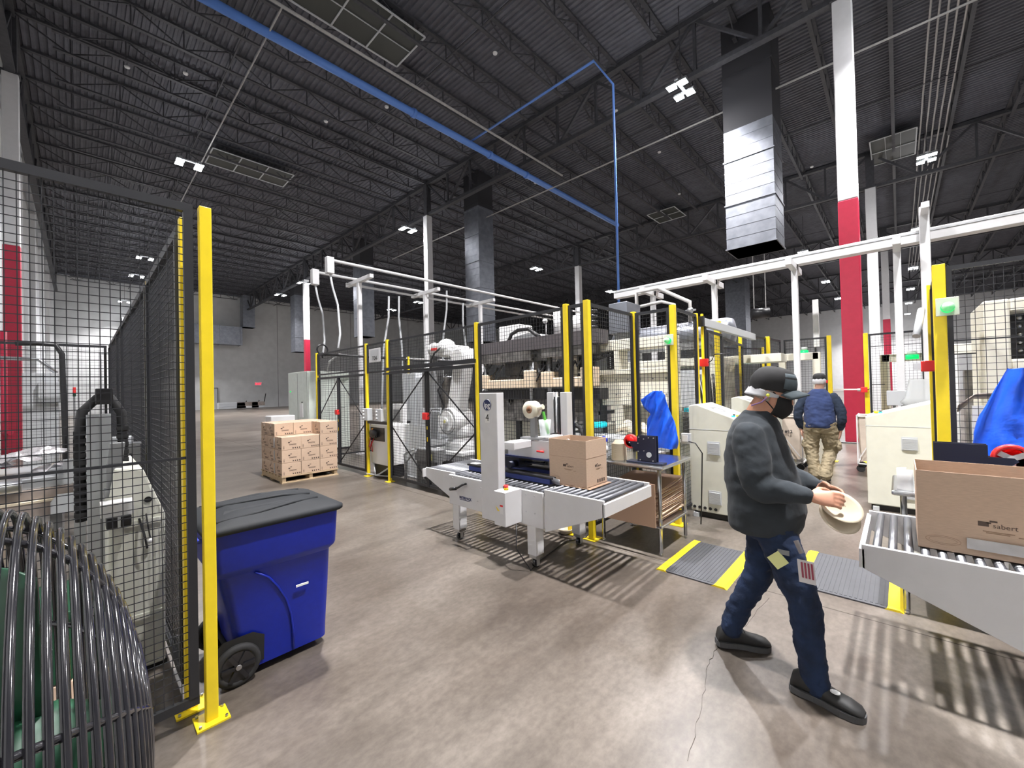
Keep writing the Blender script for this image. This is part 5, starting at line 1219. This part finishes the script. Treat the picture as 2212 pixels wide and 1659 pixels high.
t=thing('gray_terminal','grey terminal box on a stand right of the crimson column','box',(9.2,.02,0)); MB().box(-.05,.05,-.14,.14,1.18,1.42).build('box','gray_light',t,bevel=.008); MB().tube([(0,.05,1.18),(0,.05,.8),(0,0,0)],.02,6).tube([(0,-.05,1.18),(0,-.04,.8),(0,0,.5)],.02,6).build('conduit','gray_light',t)
t=thing('unit_heater','black cylindrical heater hanging on rods in the far distance','heater',(20.25,4.3,4.6)); MB().cyl((-.15,.3,0),(.15,-.3,0),.22,n=16).build('heater_body','plastic_black',t)
for q in (.2,-.2): MB().bar((-q/2,q,.1),(-q/2,q,8.83),.03).build('hanger_rod','pipe_pale',t)
t=thing('pull_station','thin crossbar reaching from the aisle post across the crimson column','bar',(10.4,.55,1.43)); MB().bar((0,0,0),(.3,.72,0),.025).build('bar','paper',t); MB().bar((.3,.72,-.35),(.3,.72,1.9),.03).build('upright','plastic_black',t); MB().bar((.3,.70,.9),(.3,.70,1.9),.10,.05).build('white_tube','paper',t)
# ---- right cell machine
t=thing('right_press','tall cream machine with black opening behind the right mesh','machine',(5.7,-.95,0))
b=MB(); b.box(0,.9,.22,.38,0,2.30); b.box(0,.9,-1.2,.22,2.18,2.30); b.box(0,.9,-1.2,.22,1.60,1.76); b.box(0,.9,-1.2,.22,0,1.05); b.box(.5,.9,-1.2,.22,1.05,1.6); b.build('frame','machine_cream',t,bevel=.015)
MB().box(.25,.3,-1.2,.22,1.76,2.18).build('black_back','plastic_black',t)
b=MB()
for i in range(5):
    for j in range(6): b.ball((.22,.14-j*.09,1.84+i*.075),.02)
b.build('valve_bank','steel',t)
MB().box(.02,.2,-.15,.1,2.3,2.36).build('top_bracket','steel',t); MB().box(-.004,0,.26,.34,1.42,1.46).build('data_plate','paper',t)
t=thing('right_gantry','cream beam and white post behind the green lamp post','machine',(7.4,-.75,0)); MB().box(0,.2,-.3,.42,1.90,2.02).build('beam','machine_cream',t,bevel=.008); MB().box(0,.1,.22,.32,0,1.9).build('post','robot_white',t); MB().box(.3,.5,-1.2,.15,.2,1.7).build('dark_guard','oil_metal',t)
t=thing('grey_chute','grey brown sheet chute left of the large blue drape','chute',(5.3,-.55,0)); MB().sheet([[(0,.18,1.36),(.1,.18,1.30)],[(0,.08,1.46),(.1,.08,1.42)],[(0,-.12,1.48),(.1,-.12,1.42)],[(0,-.2,1.36),(.1,-.2,1.3)]],.01).build('chute_sheet','wallpaper_brown',t); MB().box(-.0,.08,-.1,.1,0,1.36).build('stand','robot_white',t)
t=thing('cyan_guard','bright cyan machine cover right of the blue drape','cover',(5.55,-1.02,1.18)); MB().box(-.05,.08,-.15,.16,-.06,.06).build('cover','cyan',t,bevel=.02)
t=thing('cyan_guard','small cyan valve cover between the blue bag and console','cover',(6.2,2.02,1.15)); MB().ball((0,0,0),.06,.08,.05).build('cover','cyan',t); MB().box(-.1,.1,-.13,.03,-.22,-.12).build('lower_block','cyan',t); MB().box(-.1,.1,-.13,.1,-1.15,-.22).build('stand','plastic_black',t)
t=thing('pipe_assembly','black and white pipework behind the left console','pipework',(6.6,2.24,0)); 
b=MB()
for k in range(5): b.tube([(0,.05-.06*k,1.75),(-.05,-.02-.05*k,1.5),(0,-.05-.04*k,1.2),(0,.0-.05*k,.9)],.018,6)
b.build('hoses','plastic_black',t); MB().cyl((0,-.1,1.3),(0,-.1,1.65),.045).ball((0,-.1,1.68),.07).build('white_valve','robot_white',t); MB().box(-.1,.1,-.3,.1,.0,.9).build('cabinet','plastic_black',t)
# ---- far clutter by the far wall
for i,(px,w_,l) in enumerate(((500,2.6,'low dark clutter pile by the far wall, leftmost'),(533,2.2,'low clutter pile with white sheet by the far wall'),(556,1.4,'scooter-like machine by the far wall'))):
    p=at(px,880,y=55.5); t=thing('floor_scrubber',l,'equipment',(p.x,55.5,0)); MB().box(-w_/2,w_/2,-.4,.4,.3,.75).build('body','wallpaper_brown' if i else 'gray_light',t,bevel=.05); MB().box(-w_/2,w_/2,-.5,.3,.08,.3).build('skirt','paper' if i==1 else 'gray_light',t)
    MB().bar((w_/2,0,.5),(w_/2+.2,0,1.7 if i==2 else .9),.08).build('handle','plastic_black',t)
t=thing('exit_sign','small red EXIT sign on the far wall','sign',(15.2,57.3,2.9)); MB().box(-.36,.36,0,.15,-.2,.2).build('sign_box','paper',t); text('EXIT',.34,t,(0,-.01,0),(PI/2,0,0),'exit_red',offset=.02)
# ================= people =================
def ellip_loft(b,secs,n=24,cap0=True,cap1=True):
    "secs: (centre, axis u (full half width vec), axis v) closed sections"
    R=[]
    for c,u,v in secs:
        c=V(c);u=V(u);v=V(v); R.append([c+u*math.cos(2*PI*k/n)+v*math.sin(2*PI*k/n) for k in range(n)])
    return loft(b,R,cap0,cap1)
def relief(o,amp,scale,seed=0,zlo=None,zhi=None):
    "cloth folds as real displacement"
    from mathutils import noise as N
    me=o.data; me.update()
    ns=[v.normal.copy() for v in me.vertices]
    for v,n in zip(me.vertices,ns):
        p=V((v.co.x*scale,v.co.y*scale,v.co.z*scale*1.6))+V((seed,0,0))
        f=N.noise(p)+.5*N.noise(p*2.3)
        v.co+=n*amp*f
    me.update()
def shoe(parent,heel,toe,name='shoe',up=.0,toeup=0,matn='shoe',s=1):
    "a boot on the floor from heel to toe"
    h=V(heel); tt=V(toe); d=(tt-h); L=d.length; d.normalize(); side=d.cross(V((0,0,1))).normalized(); u=side.cross(d).normalized()
    def S(f,w,z0,z1): c=h+d*L*f+u*((z0+z1)/2); return (c,side*w,u*((z1-z0)/2))
    b=MB(); ellip_loft(b,[S(.02,.028*s,.02,.06*s),S(.05,.038*s,.02,.10*s),S(.15,.042*s,.02,.125*s),S(.32,.042*s,.02,.125*s),S(.45,.043*s,.02,.105*s),S(.62,.048*s,.02,.085*s),S(.8,.050*s,.02,.075*s),S(.93,.042*s,.02,.062*s),S(.985,.024*s,.02,.045*s)],20)
    o=b.build(name,matn,parent)
    lc=MB()
    for q in range(4):
        f=.40+.055*q; z=.120-.012*q; c=h+d*L*f+u*z; lc.tube([c-side*.026-u*.012,c-side*.012+u*.002,c+side*.012+u*.002,c+side*.026-u*.012],.003,5)
    lc.build('laces','rubber',o)
    b=MB()
    R=[]
    prof=[(0,.020),(.04,.036),(.18,.042),(.35,.036),(.5,.040),(.7,.051),(.88,.047),(.97,.030),(1.0,.012)]
    top=[];bot=[]
    for f,w in prof: top.append((h+d*L*f+side*w*1.04*s+u*.032)); 
    for f,w in prof[::-1]: top.append((h+d*L*f-side*w*1.04*s+u*.032))
    bot=[p-u*.030 for p in top]; n=len(top)
    b.add(top+bot,[list(range(n)),list(range(n,2*n))[::-1]]+[(i,n+i,n+(i+1)%n,(i+1)%n) for i in range(n)])
    b.build('sole','sole',o); return o

def remesh(b,name,mats,parent,vox=.01,it=3):
    "union the closed shapes of b into one continuous smooth surface"
    me=bpy.data.meshes.new(name); me.from_pydata(b.v,[],b.f); o=bpy.data.objects.new(name,me); COL.objects.link(o)
    m=o.modifiers.new('r','REMESH'); m.mode='VOXEL'; m.voxel_size=vox; m.use_smooth_shade=True
    s=o.modifiers.new('s','SMOOTH'); s.factor=.5; s.iterations=it
    bpy.context.view_layer.update(); nm=bpy.data.meshes.new_from_object(o.evaluated_get(bpy.context.evaluated_depsgraph_get())); nm.name=name
    bpy.data.objects.remove(o); nm.materials.clear()
    for q in (mats if isinstance(mats,(list,tuple)) else [mats]): nm.materials.append(MAT[q])
    nm.polygons.foreach_set('use_smooth',[True]*len(nm.polygons)); nm.polygons.foreach_set('material_index',[0]*len(nm.polygons))
    o=bpy.data.objects.new(name,nm); COL.objects.link(o)
    if parent: o.parent=parent
    return o
def limb(b,pts,n=16,flat=None):
    "tapering limb through (point, radius) stations, rounded ends"
    P=[];Rr=[]
    for i in range(len(pts)-1):
        (p0,r0),(p1,r1)=pts[i],pts[i+1]; p_=V(pts[i-1][0]) if i else V(p0)*2-V(p1); pn=V(pts[i+2][0]) if i+2<len(pts) else V(p1)*2-V(p0); p0=V(p0);p1=V(p1)
        for k in range(6):
            t=k/6; P.append(.5*((2*p0)+(p1-p_)*t+(2*p_-5*p0+4*p1-pn)*t*t+(3*p0-p_-3*p1+pn)*t**3)); Rr.append(r0+(r1-r0)*(3*t*t-2*t**3))
    P.append(V(pts[-1][0])); Rr.append(pts[-1][1]); b.tube(P,Rr,n); b.ball(P[0],Rr[0]*.98,n=n); b.ball(P[-1],Rr[-1]*.98,n=n); return b
def handm(b,wr,dirv,palmn,thumb,curl=.6,s=1.0):
    "palm with five separate bent fingers added to b"
    d=V(dirv).normalized(); n=V(palmn); n=(n-d*n.dot(d)).normalized(); sd=d.cross(n).normalized()*thumb; w=V(wr)
    B=Matrix((( sd.x,n.x,d.x,0),(sd.y,n.y,d.y,0),(sd.z,n.z,d.z,0),(0,0,0,1))); M=Matrix.Translation(w)@B
    R=[]
    for z,hx,hy in ((-.03,.024,.020),(0,.025,.019),(.025,.033,.018),(.055,.040,.0165),(.085,.041,.014),(.095,.038,.011)):
        R.append([M@V((hx*s*math.cos(2*PI*k/16),hy*s*math.sin(2*PI*k/16),z*s)) for k in range(16)])
    loft(b,R)
    for i,L_ in enumerate((.070,.078,.073,.058)):
        a=w+d*.085*s+sd*(.030-.020*i)*s; k=[a-d*.012*s,a]
        for q in range(3):
            ang=curl*(.45+.55*q+.08*i); k.append(k[-1]+(d*math.cos(ang)+n*math.sin(ang))*L_*s*(.46,.31,.25)[q])
        b.tube(k,[.0098*s,.0098*s,.0092*s,.0085*s,.0068*s],10); b.ball(k[-1],.0067*s,n=8)
        for q,r in ((2,.0094),(3,.0087)): b.ball(k[q],r*s,n=8)
    t0=w+d*.018*s+sd*.020*s; t1=t0+(d*.6+sd*.75+n*.35).normalized()*.038*s; t2=t1+(d*.85+sd*.2+n*.55).normalized()*.032*s; t3=t2+(d*.85-sd*.1+n*.6).normalized()*.024*s
    b.tube([t0,t1,t2,t3],[.015*s,.0118*s,.0105*s,.008*s],10); b.ball(t3,.008*s,n=8); b.ball(t1,.0118*s,n=8); return b
# ---------------- walking man in the foreground, walks towards -y ----------------
MX,MY=2.62,.50
man_o=V((MX,MY,0))
def W(x,y,z): return V((x,y,z))-man_o
wN=W(2.47,.335,1.035); wF=W(2.72,.33,1.03)
# ---- body (one continuous surface: head, neck, trunk, arms, hands, legs)
hc=W(2.66,.520,1.545)
tilt=Matrix.Translation(hc)@Matrix.Rotation(.42,4,'X')
def Hs(y,z,hx,hy): return (tilt@V((0,y,z)),tilt.to_3x3()@V((hx,0,0)),tilt.to_3x3()@V((0,hy,0)))
b=MB()
ellip_loft(b,[Hs(-.062,-.118,.018,.018),Hs(-.052,-.110,.040,.040),Hs(-.034,-.090,.054,.062),Hs(-.016,-.060,.064,.080),Hs(-.006,-.025,.070,.089),Hs(0,.010,.073,.095),Hs(.004,.05,.074,.095),Hs(.008,.085,.066,.083),Hs(.01,.108,.048,.06),Hs(.01,.122,.02,.025)],28)
b.tube([tilt@V((0,-.080,.024)),tilt@V((0,-.098,-.003)),tilt@V((0,-.110,-.020)),tilt@V((0,-.092,-.032))],[.009,.012,.014,.009],8)
b.tube([tilt@V((x,-.086+abs(x)*.25,.030)) for x in (-.05,-.02,.02,.05)],.010,8)
for s in (-1,1): b.ball((0,0,0),.011,.021,.032,12,tilt@Matrix.Translation((s*.075,.006,-.012))@Matrix.Rotation(-.15,4,'X'))
limb(b,[(W(2.665,.612,1.36),.058),(W(2.665,.597,1.42),.060),(W(2.662,.55,1.49),.064),(W(2.66,.53,1.53),.062)],20)
ellip_loft(b,[(W(2.665,.575,z),(wx,0,0),(0,wy,0)) for z,wx,wy in ((.80,.13,.10),(1.0,.14,.10),(1.2,.13,.07),(1.32,.11,.05),(1.37,.06,.04))],24)
for sh_,el,wr in ((W(2.50,.60,1.31),W(2.44,.545,1.06),wN),(W(2.83,.60,1.31),W(2.86,.50,1.05),wF)): limb(b,[(sh_,.055),(el,.042),(wr,.027)],14)
handm(b,wN,(.22,-1,-.02),(.75,.1,-.45),1,curl=.75); handm(b,wF,(-.45,-1,-.12),(-.7,.35,-.2),-1,curl=.7)
for pts in (((2.60,.515,.82,.085),(2.57,.40,.45,.055),(2.55,.36,.11,.042)),((2.73,.575,.82,.085),(2.72,.64,.47,.055),(2.70,.77,.14,.042))): limb(b,[(W(*p[:3]),p[3]) for p in pts],14)
man=remesh(b,'person','skin',None,.0052,2); man.location=man_o; tag(man,'man walking past in grey shirt, jeans, black cap and face mask, holding paper bowls','person')
# ---- jeans
b=MB(); ellip_loft(b,[(W(2.665,.56,z),(wx,0,0),(0,wy,0)) for z,wx,wy in ((.74,.13,.115),(.80,.165,.145),(.88,.175,.155),(.93,.17,.15))],28)
limb(b,[(W(2.595,.515,.80),.100),(W(2.58,.44,.60),.088),(W(2.565,.385,.44),.074),(W(2.55,.365,.25),.066),(W(2.545,.350,.12),.062),(W(2.542,.335,.075),.062)],20)
limb(b,[(W(2.73,.575,.80),.100),(W(2.73,.605,.62),.088),(W(2.72,.635,.47),.074),(W(2.71,.715,.30),.064),(W(2.70,.760,.18),.062),(W(2.695,.772,.13),.060)],20)
o=remesh(b,'jeans','denim',man,.011,4); relief(o,.0085,15,1); relief(o,.003,40,4)
# ---- shirt
b=MB()
Z=[(.775,.575,.165,.185),(.80,.572,.178,.198),(.90,.568,.192,.208),(1.0,.575,.192,.208),(1.10,.590,.180,.205),(1.20,.605,.162,.205),(1.30,.610,.145,.20),(1.36,.605,.120,.170),(1.40,.600,.095,.120),(1.425,.592,.080,.090),(1.445,.585,.070,.076)]
ellip_loft(b,[(W(2.665,y,z),(wx,0,0),(0,dy,0)) for z,y,dy,wx in Z],36)
for sh_,el,wr in ((W(2.495,.605,1.305),W(2.44,.550,1.06),wN),(W(2.835,.605,1.305),W(2.87,.50,1.05),wF)):
    sh_,el,wr=V(sh_),V(el),V(wr); limb(b,[(sh_,.085),(sh_.lerp(el,.5),.083),(el,.073),(el.lerp(wr,.5),.062),(wr.lerp(el,.10),.046)],20)
sh=remesh(b,'shirt','shirt_gray',man,.010,5); relief(sh,.009,6,3); relief(sh,.002,18,7)
# eyes
for s in (-1,1):
    e=MB(); e.ball((0,0,0),.0115,n=12,M=tilt@Matrix.Translation((s*.031,-.078,.010))); o=e.build('eye','paper',man); MB().ball((0,0,0),.0055,n=10,M=tilt@Matrix.Translation((s*.031,-.0885,.007))).build('iris','ink_black',o)
# sideburn hair, mask, cap, net, ear plug
def patch(fn,nu,nv,th): return MB().sheet([[fn(i/(nu-1),j/(nv-1)) for j in range(nv)] for i in range(nu)],th)
def hair(u,v):
    a=(u-.5)*2*1.75; r=1.03; z=-.045+.075*v; return tilt@V((.074*r*math.sin(a),.0+.096*r*math.cos(a),z+.0))
patch(hair,22,5,.006).build('hair','hair_gray',man)
def mask(u,v):
    a=(u-.5)*2*1.15; z=-.118+.118*v; bulge=1+.10*math.sin(PI*v)*math.cos((u-.5)*PI)
    wx=.062+.018*v; wy=.090+.014*math.sin(PI*min(1,v*1.05)); return tilt@V((wx*bulge*math.sin(a),-.012-wy*bulge*math.cos(a),z*(1-.12*abs(u-.5)*2)))
mk=patch(mask,18,8,.004).build('face_mask','mask_black',man)
b=MB()
for s in (-1,1):
    b.tube([tilt@V((s*.060,-.05,-.004)),tilt@V((s*.072,-.02,.012)),tilt@V((s*.078,.012,.018)),tilt@V((s*.081,.022,.0)),tilt@V((s*.078,.012,-.035)),tilt@V((s*.066,-.03,-.06)),tilt@V((s*.056,-.06,-.08))],.003,6)
b.build('mask_strap','mask_black',man)
MB().ball((0,0,0),.010,n=10,M=tilt@Matrix.Translation((-.083,-.004,-.012))).build('ear_plug','earplug',man)
MB().tube([tilt@V((-.084,-.004,-.016)),tilt@V((-.086,.0,-.035)),tilt@V((-.078,.01,-.06)),tilt@V((-.07,.05,-.10))],.0035,6).build('plug_cord','string_purple',man)
capM=tilt@Matrix.Translation((0,.014,.035))@Matrix.Rotation(-.16,4,'X')
b=MB(); 
rows=[]
for i,(z,r) in enumerate(((-.022,1.0),(0,1.03),(.03,1.03),(.06,.95),(.085,.78),(.102,.5),(.108,.15))):
    rows.append([capM@V((.084*r*math.cos(2*PI*k/32),.108*r*math.sin(2*PI*k/32)-.004*(z>.05),z+(.012 if math.sin(2*PI*k/32)>0.3 and z<0 else 0)*-1)) for k in range(32)])
loft(b,rows,False,True); cap=b.build('cap','cap_black',man)
def frontp(u,v):
    a=(u-.5)*1.9-PI/2; r=1.045-.24*v**2.2; z=.0+.082*v; return capM@V((.084*r*math.cos(a),.108*r*math.sin(a)-.004,z))
patch(frontp,12,6,.003).build('front_panel','cap_gray',cap)['label']='teal grey front panel'
def brim(u,v):
    a=(u-.5)*2*1.15; rx=.080; x=rx*math.sin(a)*(1+.02*v); y=-.09*math.cos(a)*.55-.045-.085*v*math.cos(a*.75); return capM@V((x,y,.004-.012*v-.040*(abs(u-.5)*2)**2))
patch(brim,14,5,.006).build('brim','cap_gray',cap)
b=MB(); b.ball((0,0,0),.006,n=8,M=capM@Matrix.Translation((0,0,.109))); b.build('cap_button','cap_black',cap)
def net(u,v):
    a=(u-.5)*2*2.1; z=-.005-.062*v*(math.cos(a*.5)**2); r=1.09+.10*v*(math.cos(a*.5)**2)+.02*math.sin(u*40); return tilt@V((.077*r*math.sin(a),.004+.100*r*math.cos(a),z+.012))
patch(net,30,6,.003).build('hair_net','hairnet',man)
# badges at the hip
t=MB().bar(W(2.485,.40,.80),W(2.47,.375,.745),.012,.02).build('belt_clip','steel',man)
MB().box(-.035,.035,-.002,.002,-.055,.055,Matrix.Translation(W(2.452,.355,.665))@Matrix.Rotation(PI/2-.15,4,'Z')@Matrix.Rotation(.06,4,'Y')).build('badge','badge_white',t)
b=MB()
for k in range(4): b.box(-.03+.014*k,-.022+.014*k,-.0035,-.002,-.03,.045,Matrix.Translation(W(2.451,.355,.665))@Matrix.Rotation(PI/2-.15,4,'Z')@Matrix.Rotation(.06,4,'Y')); 
for k in range(4): b.box(-.03+.014*k,-.022+.014*k,.002,.0035,-.03,.045,Matrix.Translation(W(2.451,.355,.665))@Matrix.Rotation(PI/2-.15,4,'Z')@Matrix.Rotation(.06,4,'Y'))
b.build('badge_print','ink_red',t)
MB().box(-.034,.034,-.002,.002,-.034,.034,Matrix.Translation(W(2.455,.475,.69))@Matrix.Rotation(PI/2,4,'Z')@Matrix.Rotation(.75,4,'Y')).build('badge','badge_yellow',t)['label']='diamond tilted yellow badge'
MB().box(-.025,.025,-.004,-.0,-.012,.012,Matrix.Translation(W(2.455,.45,.735))@Matrix.Rotation(PI/2,4,'Z')).build('badge_holder','gray_mid',t)
# shoes
s1=shoe(man,W(2.545,.455,.005),W(2.515,.150,.0)); MB().ball((0,0,0),.018,.022,.006,10,Matrix.Translation(W(2.50,.262,.098))).build('lace_tag','paper',s1)
shoe(man,W(2.665,.855,.012),W(2.835,.600,.0))
# paper bowls held
bowl_prof=[(.0,.0),(.045,.0),(.075,.030),(.090,.034),(.090,.037),(.073,.033),(.042,.005),(.0,.005)]
for (p,rx,ry,l) in (((2.56,.235,.965),.5,-.55,'tan paper bowl held by the walking man, upper of two'),((2.55,.245,.925),.7,-.6,'tan paper bowl held by the walking man, lower of two')):
    o=MB().lathe(bowl_prof,n=36).build('paper_bowl','tan_bowl'); o.matrix_world=Matrix.Translation(p)@Matrix.Rotation(rx,4,'X')@Matrix.Rotation(ry,4,'Y'); tag(o,l,'bowl')
# ---------------- man walking away ----------------
o2=V((8.2,.92,0))
def U(x,y,z): return V((x,y,z))
def H2(x,z,hx,hy): return ((x+.02,.02,1.60+z),(hx,0,0),(0,hy,0))
b=MB()
ellip_loft(b,[H2(.05,-.11,.03,.03),H2(.035,-.09,.06,.055),H2(.02,-.05,.082,.066),H2(.0,0,.096,.074),H2(0,.05,.096,.075),H2(0,.085,.083,.066),H2(0,.11,.05,.04),H2(0,.12,.02,.02)],24)
b.tube([(.11,.02,1.62),(.125,.02,1.585),(.105,.02,1.575)],[.009,.014,.009],8)
for s in (-1,1): b.ball((0,0,0),.018,.011,.030,10,Matrix.Translation((.02,.02+s*.077,1.59)))
limb(b,[((0,.03,1.40),.08),((.01,.025,1.47),.064),((.02,.02,1.54),.060)],20)
ellip_loft(b,[((0,.03,z),(wx,0,0),(0,wy,0)) for z,wx,wy in ((.84,.13,.15),(1.05,.14,.18),(1.25,.12,.17),(1.38,.09,.14),(1.42,.06,.08))],24)
WR=[]
for s in (1,-1):
    y0=.03+s*.20; wr=U(.05,y0+s*.055,.82); WR.append((s,y0,wr)); limb(b,[(U(0,y0-s*.02,1.33),.06),(U(-.02,y0+s*.085,1.05),.046),(wr,.030)],14); handm(b,wr+V((0,0,-.02)),(.15,-s*.12,-1),(.15,-s,0),-s,curl=.45)
for pts in (((.02,.13,.84,.10),(.03,.15,.48,.06),(-.05,.10,.12,.045)),((.02,-.09,.84,.10),(.12,-.09,.50,.06),(-.11,-.04,.16,.045))): limb(b,[(p[:3],p[3]) for p in pts],14)
m2=remesh(b,'person','skin_pale',None,.006,2); m2.location=o2; tag(m2,'man seen from behind walking away in navy sweater and khaki cargo trousers','person')
b=MB(); ellip_loft(b,[((0,.03,z),(wx,0,0),(0,wy,0)) for z,wx,wy in ((.78,.14,.19),(.86,.175,.215),(.96,.18,.22))],28)
limb(b,[((.02,.13,.83),.118),((.03,.145,.64),.105),((.03,.15,.48),.092),((-.0,.135,.30),.082),((-.05,.105,.14),.082),((-.055,.10,.08),.086)],20)
limb(b,[((.02,-.09,.83),.118),((.06,-.09,.66),.105),((.11,-.09,.50),.092),((.0,-.06,.32),.082),((-.10,-.04,.18),.080),((-.13,-.035,.12),.084)],20)
for y in (.245,-.205): b.ball((.03,y,.58),.07,.035,.09)
tr=remesh(b,'trousers','khaki',m2,.012,4); relief(tr,.014,13,2); relief(tr,.006,30,5)
b=MB(); Z=[(.86,.03,.195,.195),(.92,.03,.205,.212),(1.02,.03,.20,.215),(1.12,.03,.185,.205),(1.22,.03,.17,.205),(1.32,.03,.15,.195),(1.39,.03,.125,.155),(1.44,.03,.10,.12),(1.465,.03,.084,.09),(1.48,.03,.074,.078)]
ellip_loft(b,[((0,y,z),(dx,0,0),(0,wy,0)) for z,y,dx,wy in Z],36); o=remesh(b,'sweater','shirt_navy',m2,.012,4); relief(o,.011,8,8); relief(o,.004,22,2)
for s,y0,wr in WR:
    b=MB(); limb(b,[(U(0,y0-s*.02,1.34),.080),(U(-.01,y0+s*.055,1.19),.074),(U(-.02,y0+s*.085,1.04),.064),(U(.02,y0+s*.07,.92),.056),(wr+V((0,0,.03)),.046)],20); o=remesh(b,'sleeve','sleeve_navy',m2,.012,3); relief(o,.008,12,4)
for s in (-1,1): MB().ball((.108,.02+s*.03,1.61),.010,n=10).build('eye','paper',m2)
b=MB(); rows=[]
for z,r in ((1.625,1.0),(1.65,1.04),(1.68,1.02),(1.71,.88),(1.73,.6),(1.738,.2)): rows.append([(.02+.104*r*math.cos(2*PI*k/28),.02+.084*r*math.sin(2*PI*k/28),z) for k in range(28)])
loft(b,rows,True,True); cp=b.build('cap','cap_black',m2); MB().sheet([[(.10+.09*v*math.cos((u-.5)*2),.02+.08*math.sin((u-.5)*2.4),1.635-.01*v) for v in (0,.5,1)] for u in (0,.2,.4,.6,.8,1)],.004).build('brim','cap_black',cp)
b=MB(); rows=[]
for z,r in ((1.56,.98),(1.575,1.06),(1.60,1.10),(1.63,1.07),(1.64,1.0)): rows.append([(.01+.100*r*math.cos(2*PI*k/28)-.008,.02+.082*r*math.sin(2*PI*k/28)*(1+.03*math.sin(k*3)),z+.006*math.sin(k*2.1)) for k in range(28)])
loft(b,rows,False,False); b.build('hair_net','hairnet',m2)
b=MB(); b.box(.06,.10,-.085,-.055,1.575,1.62); b.build('red_glasses_arm','red',m2)
MB().sheet([[(.09+.03*math.cos((u-.5)*2.6),.02+.07*math.sin((u-.5)*2.6),1.51+.07*v) for v in (0,.5,1)] for u in (0,.2,.4,.6,.8,1)],.004).build('face_mask','paper',m2)
shoe(m2,U(-.10,.085,.0),U(.17,.12,.0),matn='shoe_dark')
shoe(m2,U(-.20,-.02,.085),U(.02,-.045,.0),matn='shoe_dark')
